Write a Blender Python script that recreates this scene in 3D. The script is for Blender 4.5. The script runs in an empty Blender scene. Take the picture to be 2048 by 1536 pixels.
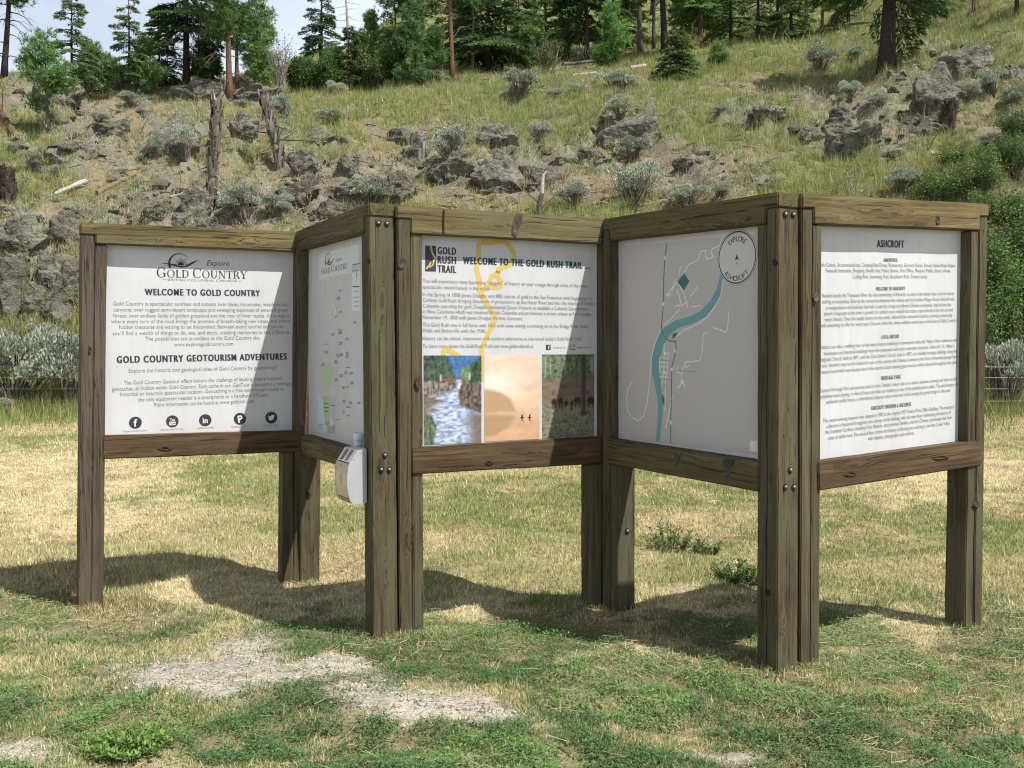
import bpy, bmesh, math, random
import numpy as np
from mathutils import Vector, noise as mnoise
from mathutils.geometry import tessellate_polygon

C = bpy.context.scene
COL = C.collection
# ------------------------------------------------------------------ camera, sky, sun, exposure
FPX, PITCH, EYE = 1950.0, math.radians(2.2), 1.6
cam_data = bpy.data.cameras.new('camera'); cam = bpy.data.objects.new('camera', cam_data); COL.objects.link(cam)
cam.location = (0, 0, EYE); cam.rotation_euler = (math.pi/2 - PITCH, 0, 0)
cam_data.sensor_width = 36.0; cam_data.lens = 36.0*FPX/2048; cam_data.clip_start = 0.05; cam_data.clip_end = 2000
C.camera = cam
SUN_DIR = Vector((0.485, -0.314, 1.0)).normalized()
SUN_EL = math.asin(SUN_DIR.z); SUN_ROT = math.atan2(SUN_DIR.x, SUN_DIR.y)
world = bpy.data.worlds.new('World'); C.world = world; world.use_nodes = True
nt = world.node_tree; nt.nodes.clear()
wo = nt.nodes.new('ShaderNodeOutputWorld'); bg = nt.nodes.new('ShaderNodeBackground')
sky = nt.nodes.new('ShaderNodeTexSky'); sky.sky_type = 'NISHITA'; sky.sun_disc = False
sky.sun_elevation = SUN_EL; sky.sun_rotation = SUN_ROT; sky.altitude = 400; sky.dust_density = 2.0
tc = nt.nodes.new('ShaderNodeTexCoord'); mp = nt.nodes.new('ShaderNodeMapping'); mp.inputs['Scale'].default_value = (1.0, 1.0, 2.6)
cn = nt.nodes.new('ShaderNodeTexNoise'); cn.inputs['Scale'].default_value = 2.3; cn.inputs['Detail'].default_value = 7; cn.inputs['Roughness'].default_value = .55
cr = nt.nodes.new('ShaderNodeValToRGB'); cr.color_ramp.elements[0].position = .36; cr.color_ramp.elements[1].position = .62
cr.color_ramp.elements[0].color = (.5, .5, .5, 1); cr.color_ramp.elements[1].color = (.97, .97, .97, 1)
mx = nt.nodes.new('ShaderNodeMix'); mx.data_type = 'RGBA'
mx.inputs['B'].default_value = (7.4, 7.9, 8.7, 1)       # thin bright cloud
L = nt.links.new
L(tc.outputs['Generated'], mp.inputs['Vector']); L(mp.outputs[0], cn.inputs['Vector']); L(cn.outputs['Fac'], cr.inputs['Fac'])
sx_ = nt.nodes.new('ShaderNodeSeparateXYZ'); L(tc.outputs['Generated'], sx_.inputs[0])
hz = nt.nodes.new('ShaderNodeMapRange'); hz.inputs['From Min'].default_value = .22; hz.inputs['From Max'].default_value = .6; hz.inputs['To Min'].default_value = 1.75; hz.inputs['To Max'].default_value = .5; L(sx_.outputs['Z'], hz.inputs['Value'])
cm = nt.nodes.new('ShaderNodeVectorMath'); cm.operation = 'SCALE'; cm.inputs[0].default_value = (7.3, 8.2, 9.5); L(hz.outputs[0], cm.inputs['Scale']); L(cm.outputs[0], mx.inputs['B'])
L(cr.outputs['Color'], mx.inputs['Factor']); L(sky.outputs[0], mx.inputs['A']); L(mx.outputs['Result'], bg.inputs['Color'])
bg.inputs['Strength'].default_value = 0.06; L(bg.outputs[0], wo.inputs['Surface'])
sun_data = bpy.data.lights.new('sun', 'SUN'); sun_data.energy = 5.0; sun_data.angle = math.radians(.53); sun_data.color = (1, .97, .925)
sun = bpy.data.objects.new('sun', sun_data); COL.objects.link(sun); sun.location = (10, -10, 30)
sun.rotation_euler = SUN_DIR.to_track_quat('Z', 'Y').to_euler()
C.view_settings.view_transform = 'Standard'; C.view_settings.look = 'None'
C.view_settings.exposure = 0.55; C.view_settings.gamma = 1.0
C.cycles.pixel_filter_type = 'BLACKMAN_HARRIS'; C.cycles.filter_width = 1.15; C.cycles.max_bounces = 6; C.cycles.diffuse_bounces = 3; C.cycles.transparent_max_bounces = 4

rng = np.random.default_rng(7); random.seed(7)
CP, SP = math.cos(PITCH), math.sin(PITCH)
# ------------------------------------------------------------------ helpers
def ray(px, py):
    a = (px-1024)/FPX; b = (768-py)/FPX
    return np.array([a, CP+b*SP, -SP+b*CP])
def project(X, Y, Z):
    v = Z-EYE; d = np.maximum(Y*CP - v*SP, .2); w = Y*SP + v*CP
    return 1024+FPX*X/d, 768-FPX*w/d
def _h(ix, iy, s):
    n = (ix.astype(np.int64)*374761393 + iy.astype(np.int64)*668265263 + s*974634777) & 0xffffffff
    n = ((n ^ (n >> 13))*1274126177) & 0xffffffff
    return ((n ^ (n >> 16)) & 0xffff)/65535.0
def vnoise(x, y, s=0):
    x = np.asarray(x, float); y = np.asarray(y, float)
    ix = np.floor(x); iy = np.floor(y); fx = x-ix; fy = y-iy
    fx = fx*fx*(3-2*fx); fy = fy*fy*(3-2*fy)
    a = _h(ix, iy, s); b = _h(ix+1, iy, s); c = _h(ix, iy+1, s); d = _h(ix+1, iy+1, s)
    return (a*(1-fx)+b*fx)*(1-fy) + (c*(1-fx)+d*fx)*fy
def fbm(x, y, s=0, o=4):
    r = 0; a = .5; t = 0
    for i in range(o):
        r = r + a*vnoise(x*2**i, y*2**i, s+i*17); t += a; a *= .5
    return r/t
def sstep(a, b, x):
    t = np.clip((np.asarray(x, float)-a)/(b-a), 0, 1); return t*t*(3-2*t)

class MB:
    """collects verts / tris / quads / vertex colours / grain coordinates into ONE mesh object"""
    def __init__(s): s.v = []; s.t = []; s.q = []; s.c = []; s.n = 0
    def add(s, v, t=None, q=None, c=(.5, .5, .5)):
        v = np.asarray(v, float).reshape(-1, 3); c = np.asarray(c, float)
        if c.ndim == 1: c = np.tile(c[:3], (len(v), 1))
        s.v.append(v); s.c.append(c)
        if t is not None and len(t): s.t.append(np.asarray(t, int).reshape(-1, 3)+s.n)
        if q is not None and len(q): s.q.append(np.asarray(q, int).reshape(-1, 4)+s.n)
        s.n += len(v)
    def mesh(s, name, smooth=False):
        me = bpy.data.meshes.new(name)
        v = np.concatenate(s.v); c = np.concatenate(s.c)
        t = np.concatenate(s.t) if s.t else np.zeros((0, 3), int); q = np.concatenate(s.q) if s.q else np.zeros((0, 4), int)
        me.vertices.add(len(v)); me.vertices.foreach_set('co', v.astype(np.float32).ravel())
        li = np.concatenate([t.ravel(), q.ravel()]); me.loops.add(len(li)); me.loops.foreach_set('vertex_index', li.astype(np.int32))
        tot = np.r_[np.full(len(t), 3), np.full(len(q), 4)]; st = np.r_[0, np.cumsum(tot)[:-1]] if len(tot) else tot
        me.polygons.add(len(tot)); me.polygons.foreach_set('loop_start', st.astype(np.int32)); me.polygons.foreach_set('loop_total', tot.astype(np.int32))
        me.polygons.foreach_set('use_smooth', np.full(len(tot), smooth))
        me.update(calc_edges=True)
        at = me.color_attributes.new('Col', 'FLOAT_COLOR', 'POINT')
        at.data.foreach_set('color', np.c_[c, np.ones(len(c))].astype(np.float32).ravel())
        return me
    def build(s, name, mat, parent=None, smooth=False, loc=None):
        return link(name, s.mesh(name, smooth), mat, parent, loc)
def link(name, me, mat, parent=None, loc=None):
    o = bpy.data.objects.new(name, me); COL.objects.link(o)
    if mat and not me.materials: me.materials.append(mat)
    if parent: o.parent = parent
    if loc is not None: o.location = loc
    return o
def tag(o, label=None, cat=None, group=None, kind=None):
    if label: o['label'] = label
    if cat: o['category'] = cat
    if group: o['group'] = group
    if kind: o['kind'] = kind
    return o
def empty(name, loc, label, cat, group=None):
    o = bpy.data.objects.new(name, None); COL.objects.link(o); o.location = loc; o.empty_display_size = .2
    return tag(o, label, cat, group)
def copy_thing(src, loc, rz, sc, label, group):
    r = src.copy(); COL.objects.link(r); r.location = loc; r.rotation_euler = (0, 0, rz); r.scale = sc
    r['label'] = label; r['group'] = group
    for ch in src.children:
        c = ch.copy(); COL.objects.link(c); c.parent = r
    return r
def tube(mb, pts, rad, n=6, c=(.2, .2, .2), cap=True):
    pts = np.asarray(pts, float); m = len(pts); rad = np.broadcast_to(np.asarray(rad, float), (m,))
    tg = np.gradient(pts, axis=0); tg /= np.linalg.norm(tg, axis=1)[:, None]+1e-9
    ref = np.array([0, 0, 1.]) if abs(tg[0, 2]) < .9 else np.array([1., 0, 0])
    a = np.cross(tg, ref); a /= np.linalg.norm(a, axis=1)[:, None]+1e-9; b = np.cross(tg, a)
    th = np.linspace(0, 2*np.pi, n, endpoint=False)
    v = (pts[:, None]+rad[:, None, None]*(np.cos(th)[None, :, None]*a[:, None]+np.sin(th)[None, :, None]*b[:, None])).reshape(-1, 3)
    i = np.arange(m-1)[:, None]*n; j = np.arange(n)[None]; k = (j+1) % n
    q = np.stack([i+j, i+k, i+n+k, i+n+j], -1).reshape(-1, 4)
    t = []
    if cap: t = [[0, x+1, x] for x in range(1, n-1)] + [[(m-1)*n, (m-1)*n+x, (m-1)*n+x+1] for x in range(1, n-1)]
    mb.add(v, t, q, c)

# ------------------------------------------------------------------ materials
def mat_new(name):
    m = bpy.data.materials.new(name); m.use_nodes = True; t = m.node_tree
    return m, t, t.nodes['Principled BSDF'], t.nodes['Material Output']
def N(t, ty, **kw):
    n = t.nodes.new(ty)
    for k, v in kw.items():
        if k in n.inputs: n.inputs[k].default_value = v
        else: setattr(n, k, v)
    return n
def noise_node(t, vec, scale, detail=4, rough=.6, dist=0):
    n = N(t, 'ShaderNodeTexNoise'); n.inputs['Scale'].default_value = scale; n.inputs['Detail'].default_value = detail
    n.inputs['Roughness'].default_value = rough; n.inputs['Distortion'].default_value = dist
    if vec is not None: t.links.new(vec, n.inputs['Vector'])
    return n.outputs['Fac']
def ramp(t, fac, stops):
    r = N(t, 'ShaderNodeValToRGB'); e = r.color_ramp.elements
    while len(e) < len(stops): e.new(.5)
    for x, (p, c) in zip(e, stops): x.position = p; x.color = (*c, 1) if len(c) == 3 else c
    t.links.new(fac, r.inputs['Fac']); return r.outputs['Color']
def mixc(t, fac, a, b, mode='MIX'):
    m = N(t, 'ShaderNodeMix'); m.data_type = 'RGBA'; m.blend_type = mode
    for sock, val in (('Factor', fac), ('A', a), ('B', b)):
        if isinstance(val, (int, float)): m.inputs[sock].default_value = val
        elif isinstance(val, tuple): m.inputs[sock].default_value = (*val, 1)
        else: t.links.new(val, m.inputs[sock])
    return m.outputs['Result']
def math_node(t, op, a, b=None, clamp=False):
    m = N(t, 'ShaderNodeMath'); m.operation = op; m.use_clamp = clamp
    for i, x in enumerate((a, b)):
        if x is None: continue
        if isinstance(x, (int, float)): m.inputs[i].default_value = x
        else: t.links.new(x, m.inputs[i])
    return m.outputs[0]
def attr(t, name='Col'):
    a = N(t, 'ShaderNodeAttribute'); a.attribute_name = name; return a
def mapping(t, vec, sc):
    m = N(t, 'ShaderNodeMapping'); m.inputs['Scale'].default_value = sc; t.links.new(vec, m.inputs['Vector']); return m.outputs[0]
def bump(t, h, strength, dist, p):
    b = N(t, 'ShaderNodeBump'); b.inputs['Strength'].default_value = strength; b.inputs['Distance'].default_value = dist
    t.links.new(h, b.inputs['Height']); t.links.new(b.outputs[0], p.inputs['Normal'])

def wood_mat(name, dark, mid, light, grey, greyf=.5):
    dark, mid, light, grey = [tuple(x*f for x, f in zip(q, (.66, .655, .605))) for q in (dark, mid, light, grey)]
    m, t, p, o = mat_new(name); g = attr(t, 'grain').outputs['Vector']
    # knots bend the grain around them
    kv = N(t, 'ShaderNodeTexVoronoi'); kv.inputs['Scale'].default_value = 1.0; kv.inputs['Randomness'].default_value = 1
    t.links.new(mapping(t, g, (2.1, 8.5, 8.5)), kv.inputs['Vector'])
    kd = kv.outputs['Distance']
    bend = math_node(t, 'POWER', math_node(t, 'SUBTRACT', 1.0, math_node(t, 'MULTIPLY', kd, 2.2), True), 2.0)
    cmb = N(t, 'ShaderNodeCombineXYZ'); t.links.new(math_node(t, 'MULTIPLY', bend, .05), cmb.inputs['Y']); t.links.new(math_node(t, 'MULTIPLY', bend, .03), cmb.inputs['Z'])
    ad = N(t, 'ShaderNodeVectorMath'); ad.operation = 'ADD'; t.links.new(g, ad.inputs[0]); t.links.new(cmb.outputs[0], ad.inputs[1]); gv = ad.outputs[0]
    broad = noise_node(t, mapping(t, gv, (1.3, 16, 16)), 1, 5, .6, .4)
    streak = noise_node(t, mapping(t, gv, (2.2, 60, 60)), 1, 5, .65, .3)
    fibre = noise_node(t, mapping(t, gv, (9, 330, 330)), 1, 3, .6)
    patch = noise_node(t, mapping(t, g, (2.2, 5, 5)), 1, 4, .6)
    c = ramp(t, broad, [(.22, dark), (.5, mid), (.78, light)])
    c = mixc(t, .8, c, ramp(t, streak, [(.3, (.42, .38, .36)), (.5, (.95, .95, .95)), (.7, (1.3, 1.3, 1.25))]), 'MULTIPLY')
    c = mixc(t, .5, c, ramp(t, fibre, [(.35, (.6, .6, .6)), (.62, (1.25, 1.25, 1.25))]), 'MULTIPLY')
    c = mixc(t, math_node(t, 'MULTIPLY', ramp(t, patch, [(.42, (0, 0, 0)), (.66, (1, 1, 1))]), greyf), c, grey)
    knot = ramp(t, kd, [(.075, (1, 1, 1)), (.13, (0, 0, 0))])
    c = mixc(t, math_node(t, 'MULTIPLY', knot, .75), c, (.055, .04, .025))
    crk = noise_node(t, mapping(t, gv, (.9, 52, 52)), 1, 2, .5, .2)
    cmask = ramp(t, math_node(t, 'ABSOLUTE', math_node(t, 'SUBTRACT', crk, .38)), [(.004, (1, 1, 1)), (.017, (0, 0, 0))])
    crk2 = noise_node(t, mapping(t, gv, (2.6, 120, 120)), 1, 2, .5, .1)
    cm2 = ramp(t, math_node(t, 'ABSOLUTE', math_node(t, 'SUBTRACT', crk2, .36)), [(.004, (1, 1, 1)), (.02, (0, 0, 0))])
    c = mixc(t, math_node(t, 'MULTIPLY', cm2, .25), c, (.03, .023, .015))
    c = mixc(t, math_node(t, 'MULTIPLY', cmask, .75), c, (.015, .012, .009))
    t.links.new(c, p.inputs['Base Color']); p.inputs['Roughness'].default_value = .86; p.inputs['Specular IOR Level'].default_value = .25
    hgt = math_node(t, 'SUBTRACT', math_node(t, 'ADD', math_node(t, 'MULTIPLY', streak, .6), math_node(t, 'MULTIPLY', fibre, .4)), math_node(t, 'MULTIPLY', cmask, 1.6))
    bump(t, hgt, .8, .004, p)
    return m
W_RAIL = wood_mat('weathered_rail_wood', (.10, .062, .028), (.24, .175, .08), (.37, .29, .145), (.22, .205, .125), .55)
W_SHADE = wood_mat('shaded_rail_wood', (.10, .075, .035), (.17, .135, .065), (.25, .2, .10), (.16, .15, .085), .5)  # rail wood for frames turned from the sun, shade painted into its colour
W_POST = wood_mat('grey_green_post_wood', (.06, .045, .026), (.135, .108, .062), (.225, .19, .115), (.155, .155, .098), .65)
W_BROWN = wood_mat('brown_post_wood', (.09, .065, .045), (.155, .118, .085), (.21, .17, .13), (.15, .135, .115), .6)
W_LOW = wood_mat('red_brown_rail_wood', (.05, .028, .016), (.14, .085, .048), (.27, .185, .095), (.15, .11, .065), .4)

def vcol_mat(name, rough=.9, translucent=0.0, nz=0.0, nscale=30, objrand=0.0):
    m, t, p, o = mat_new(name); c = attr(t).outputs['Color']
    if nz:
        tcn = N(t, 'ShaderNodeTexCoord'); f = noise_node(t, tcn.outputs['Object'], nscale, 4, .65)
        c = mixc(t, 1.0, c, ramp(t, f, [(.3, (1-nz,)*3), (.7, (1+nz,)*3)]), 'MULTIPLY')
    if objrand:
        oi = N(t, 'ShaderNodeObjectInfo')
        c = mixc(t, 1.0, c, ramp(t, oi.outputs['Random'], [(0, (1-objrand, 1-objrand*.9, 1-objrand*1.1)), (1, (1+objrand, 1+objrand*.8, 1+objrand*.7))]), 'MULTIPLY')
    t.links.new(c, p.inputs['Base Color']); p.inputs['Roughness'].default_value = rough; p.inputs['Specular IOR Level'].default_value = .2
    if translucent:
        tr = N(t, 'ShaderNodeBsdfTranslucent'); ms = N(t, 'ShaderNodeMixShader'); ms.inputs[0].default_value = translucent
        t.links.new(c, tr.inputs['Color']); t.links.new(p.outputs[0], ms.inputs[1]); t.links.new(tr.outputs[0], ms.inputs[2]); t.links.new(ms.outputs[0], o.inputs['Surface'])
    return m
M_GRASS = vcol_mat('grass_blades', .8, .3)
M_LEAF = vcol_mat('leaves', .65, .28)
M_NEEDLE = vcol_mat('needles', .7, .32, objrand=.12)
M_SAGE = vcol_mat('sage_leaves', .85, .15, objrand=.12)
M_BARK = vcol_mat('bark', .95, 0, .45, 14)
M_DEAD = vcol_mat('dead_wood', .9, 0, .3, 20)
M_PRINT = vcol_mat('printed_ink', .5)
def plain(name, col, rough=.5, metal=0.0):
    m, t, p, o = mat_new(name); tcn = N(t, 'ShaderNodeTexCoord'); f = noise_node(t, tcn.outputs['Object'], 9, 5, .7)
    c = mixc(t, 1.0, tuple(col), ramp(t, f, [(.3, (.93,)*3), (.7, (1.04,)*3)]), 'MULTIPLY')
    t.links.new(c, p.inputs['Base Color']); p.inputs['Roughness'].default_value = rough; p.inputs['Metallic'].default_value = metal
    return m
def sheet_mat():
    m, t, p, o = mat_new('white_sign_sheet'); tcn = N(t, 'ShaderNodeTexCoord'); v = tcn.outputs['Object']
    a = noise_node(t, v, 2.2, 5, .65); b = noise_node(t, mapping(t, v, (14, 14, 1.2)), 1, 4, .6); d = noise_node(t, v, 60, 3, .7)
    c = mixc(t, 1.0, (.605, .605, .615), ramp(t, a, [(.3, (.90, .895, .88)), (.7, (1.03, 1.03, 1.03))]), 'MULTIPLY')
    c = mixc(t, .8, c, ramp(t, b, [(.3, (.93, .925, .91)), (.55, (1, 1, 1))]), 'MULTIPLY'); c = mixc(t, .6, c, ramp(t, d, [(.27, (.8, .79, .76)), (.36, (1, 1, 1))]), 'MULTIPLY')
    t.links.new(c, p.inputs['Base Color']); t.links.new(ramp(t, a, [(.3, (.5,)*3), (.7, (.33,)*3)]), p.inputs['Roughness']); return m
M_PANEL = sheet_mat()
M_STEEL = plain('brushed_steel', (.62, .61, .58), .38, .85)
M_STEELW = plain('pale_steel_side', (.47, .48, .50), .5, .3)
M_DARK = plain('black_hole', (.012, .011, .01), .9)
M_BOLT = plain('zinc_bolt', (.27, .27, .26), .5, .7)
M_WIRE = plain('galvanised_wire', (.3, .3, .3), .5, .6)
M_RUST = plain('rust', (.25, .09, .03), .9)

def ground_mat():
    m, t, p, o = mat_new('dry_ground'); c = attr(t).outputs['Color']; tcn = N(t, 'ShaderNodeTexCoord'); v = tcn.outputs['Object']
    a = noise_node(t, v, 1.7, 6, .7); b = noise_node(t, v, 22, 6, .75); d = noise_node(t, v, 140, 3, .7)
    c = mixc(t, 1.0, c, ramp(t, a, [(.3, (.78, .78, .8)), (.7, (1.2, 1.17, 1.12))]), 'MULTIPLY')
    c = mixc(t, 1.0, c, ramp(t, b, [(.3, (.62, .62, .62)), (.52, (1, 1, 1)), (.75, (1.3, 1.3, 1.3))]), 'MULTIPLY')
    c = mixc(t, .7, c, ramp(t, d, [(.35, (.6, .6, .6)), (.65, (1.35, 1.35, 1.35))]), 'MULTIPLY')
    e_ = noise_node(t, v, 6.5, 7, .8); c = mixc(t, .8, c, ramp(t, e_, [(.34, (.55, .53, .5)), (.5, (1, 1, 1)), (.68, (1.3, 1.27, 1.2))]), 'MULTIPLY')
    t.links.new(c, p.inputs['Base Color']); p.inputs['Roughness'].default_value = .98; p.inputs['Specular IOR Level'].default_value = .1
    bump(t, math_node(t, 'ADD', b, math_node(t, 'MULTIPLY', d, .4)), .9, .03, p); return m
M_GROUND = ground_mat()
def rock_mat():
    m, t, p, o = mat_new('lichen_rock'); tcn = N(t, 'ShaderNodeTexCoord'); v = tcn.outputs['Object']
    oi = N(t, 'ShaderNodeObjectInfo')
    a = noise_node(t, v, 2.2, 7, .68); b = noise_node(t, v, 9, 7, .75); d = noise_node(t, v, 45, 3, .7)
    c = ramp(t, a, [(.3, (.098, .09, .066)), (.5, (.198, .185, .142)), (.72, (.335, .318, .25))])
    c = mixc(t, .85, c, ramp(t, b, [(.32, (.45, .43, .40)), (.5, (1, 1, 1)), (.7, (1.35, 1.35, 1.3))]), 'MULTIPLY')
    c = mixc(t, ramp(t, noise_node(t, v, 3.3, 5, .7), [(.56, (0, 0, 0)), (.68, (.75,)*3)]), c, (.25, .275, .175))
    c = mixc(t, math_node(t, 'MULTIPLY', ramp(t, noise_node(t, v, 1.1, 5, .75), [(.61, (0, 0, 0)), (.70, (.7,)*3)]), 1.0), c, (.21, .10, .05))
    c = mixc(t, .6, c, ramp(t, d, [(.35, (.65,)*3), (.65, (1.3,)*3)]), 'MULTIPLY')
    wv = N(t, 'ShaderNodeVectorMath'); wv.operation = 'MULTIPLY_ADD'; nz_ = N(t, 'ShaderNodeTexNoise'); nz_.inputs['Scale'].default_value = 2.5; nz_.inputs['Detail'].default_value = 5; t.links.new(v, nz_.inputs['Vector']); t.links.new(nz_.outputs['Color'], wv.inputs[0]); wv.inputs[1].default_value = (.7, .7, .5); t.links.new(v, wv.inputs[2])
    vo = N(t, 'ShaderNodeTexVoronoi'); vo.feature = 'DISTANCE_TO_EDGE'; vo.inputs['Scale'].default_value = 1.5; t.links.new(mapping(t, wv.outputs[0], (1, 1, 1.7)), vo.inputs['Vector'])
    crk = ramp(t, vo.outputs['Distance'], [(.0, (1, 1, 1)), (.035, (0, 0, 0))]); crk = mixc(t, 1.0, crk, ramp(t, a, [(.4, (1, 1, 1)), (.6, (.2,)*3)]), 'MULTIPLY'); c = mixc(t, math_node(t, 'MULTIPLY', crk, .8), c, (.035, .032, .027))
    c = mixc(t, 1.0, c, ramp(t, oi.outputs['Random'], [(0, (.82, .8, .76)), (1, (1.15, 1.15, 1.15))]), 'MULTIPLY')
    t.links.new(c, p.inputs['Base Color']); p.inputs['Roughness'].default_value = .95
    bump(t, math_node(t, 'SUBTRACT', math_node(t, 'ADD', b, math_node(t, 'MULTIPLY', d, .5)), math_node(t, 'MULTIPLY', crk, 1.2)), 1.0, .12, p); return m
M_ROCK = rock_mat()

# ------------------------------------------------------------------ terrain
KY = [0, 16, 18, 21, 23, 25, 27, 30, 34, 38, 43, 50, 60, 75, 100, 140, 220]
KX = [-900, 0, 200, 400, 640, 850, 1024, 1300, 1600, 1850, 2048, 2900]
def fl(y): return 693+3120/y
TAB = {
 -900: [820, 770, 660, 540, 400, 290, 215, 130, 100, 110, 140, 180, 230, 300],
 0:    [820, 765, 650, 535, 405, 310, 240, 166, 160, 185, 220, 260, 310, 360],
 200:  [822, 770, 660, 550, 430, 330, 262, 205, 180, 190, 215, 250, 300, 350],
 400:  [822, 770, 665, 555, 432, 335, 262, 207, 180, 172, 180, 205, 250, 300],
 640:  [822, 770, 665, 555, 430, 340, 264, 210, 180, 166, 150, 120, 104, 190],
 850:  [820, 768, 660, 550, 425, 335, 255, 195, 166, 150, 122, 74, 20, -20],
 1024: [818, 765, 655, 540, 418, 325, 248, 185, 156, 132, 96, 40, -25, -70],
 1300: [816, 760, 645, 525, 400, 310, 232, 175, 145, 115, 75, 10, -60, -120],
 1600: [814, 755, 635, 515, 390, 298, 220, 162, 126, 90, 40, -30, -100, -160],
 1850: [812, 745, 620, 480, 360, 262, 182, 116, 62, 10, -60, -140, -220, -300],
 2048: [810, 740, 600, 455, 335, 225, 135, 62, 0, -60, -130, -220, -300, -380],
 2900: [800, 720, 570, 400, 260, 140, 50, -30, -100, -160, -240, -330, -400, -460]}
_yd = np.linspace(0, 220, 881)
_zt = []
for x in KX:
    ys = np.array([fl(k) if k > 0 else 9e3 for k in KY[:3]]+TAB[x])
    zz = [0.0, 0.0, 0.0]+[EYE+k*(ray(1024, yy)[2]/ray(1024, yy)[1]) for k, yy in zip(KY[3:], ys[3:])]
    z = np.interp(_yd, KY, zz); ker = np.hanning(13); ker /= ker.sum()
    _zt.append(np.convolve(np.pad(z, 6, 'edge'), ker, 'valid'))
_zt = np.array(_zt); _ku = (np.array(KX)-1024)/FPX
def base_height(X, Y):
    X = np.asarray(X, float); Y = np.asarray(Y, float); Yc = np.clip(Y, 0, 219.7)
    u = np.clip(X/np.maximum(Yc, 8), _ku[0], _ku[-1]-1e-6); j = np.clip(np.searchsorted(_ku, u, 'right')-1, 0, len(_ku)-2)
    f = (u-_ku[j])/(_ku[j+1]-_ku[j]); f = f*f*(3-2*f)
    k = Yc/0.25; i = np.floor(k).astype(int); g = k-i
    za = _zt[j, i]*(1-g)+_zt[j, i+1]*g; zb = _zt[j+1, i]*(1-g)+_zt[j+1, i+1]*g
    return za*(1-f)+zb*f
ROCKY = [(960, 330, 160, 55), (720, 360, 130, 50), (300, 420, 190, 45), (80, 545, 130, 120), (400, 290, 150, 75), (130, 300, 110, 70), (620, 310, 90, 45), (1260, 262, 120, 55), (1130, 312, 110, 40), (1700, 262, 140, 75), (1880, 175, 140, 90), (1520, 230, 90, 30), (80, 190, 90, 50), (1450, 350, 130, 40), (560, 400, 130, 40), (470, 185, 150, 25)]
def rocky(X, Y, z):
    px, py = project(X, Y, z); b = np.full(np.shape(px), -9.0)
    for cx, cy, rx, ry in ROCKY: b = np.maximum(b, 1-((px-cx)/rx)**2-((py-cy)/ry)**2)
    return sstep(-.1, .7, np.maximum(b, -.6)+(fbm(np.asarray(X)*.7, np.asarray(Y)*.7, 121, 4)-.5)*2.2)*sstep(22, 25, Y)*sstep(75, 55, Y)
FEET = [(-2.63, 5.91), (-1.46, 6.53), (-0.77, 5.30), (-0.62, 5.35), (0.55, 5.94), (1.29, 4.73), (1.42, 4.79), (2.69, 5.53)]     # where the posts stand
def height(X, Y):
    z = base_height(X, Y); k = sstep(21, 27, Y)
    rk = rocky(X, Y, z); XX, YY = np.asarray(X, float), np.asarray(Y, float)
    z = z + rk*((1-np.abs(2*fbm(XX*.9, YY*.9, 131, 4)-1)*3).clip(-.6, 1)*.42+(1-np.abs(2*fbm(XX*2.6, YY*2.6, 133, 3)-1)*2.5).clip(-.6, 1)*.2)
    z = z + k*((fbm(np.asarray(X)*.45, np.asarray(Y)*.45, 3, 4)-.5)*1.1 + (fbm(np.asarray(X)*1.6, np.asarray(Y)*1.6, 9, 3)-.5)*.35)
    feet = np.zeros(np.shape(XX))
    for fx, fy in FEET: feet = np.maximum(feet, np.exp(-((XX-fx)**2+(YY-fy)**2)/.16))
    z = z + (1-k)*(1-feet)*((fbm(XX*1.1, YY*1.3, 5, 3)-.5)*.16+(fbm(XX*5, YY*6, 6, 3)-.5)*.06)*sstep(0, 3, YY)
    return z
def ground_at(px, py, ymin=9.0):
    d = ray(px, py); Y = np.arange(ymin, 215, .08); t = Y/d[1]
    X = t*d[0]; Z = EYE+t*d[2]; h = height(X, Y); i = np.argmax(Z <= h)
    if Z[i] > h[i]: i = int(np.argmin(Z-h))
    return np.array([X[i], Y[i], h[i]])
def at_depth(px, Y):
    d = ray(px, 693); X = Y/d[1]*d[0]; return np.array([X, Y, float(height(X, Y))])

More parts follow.
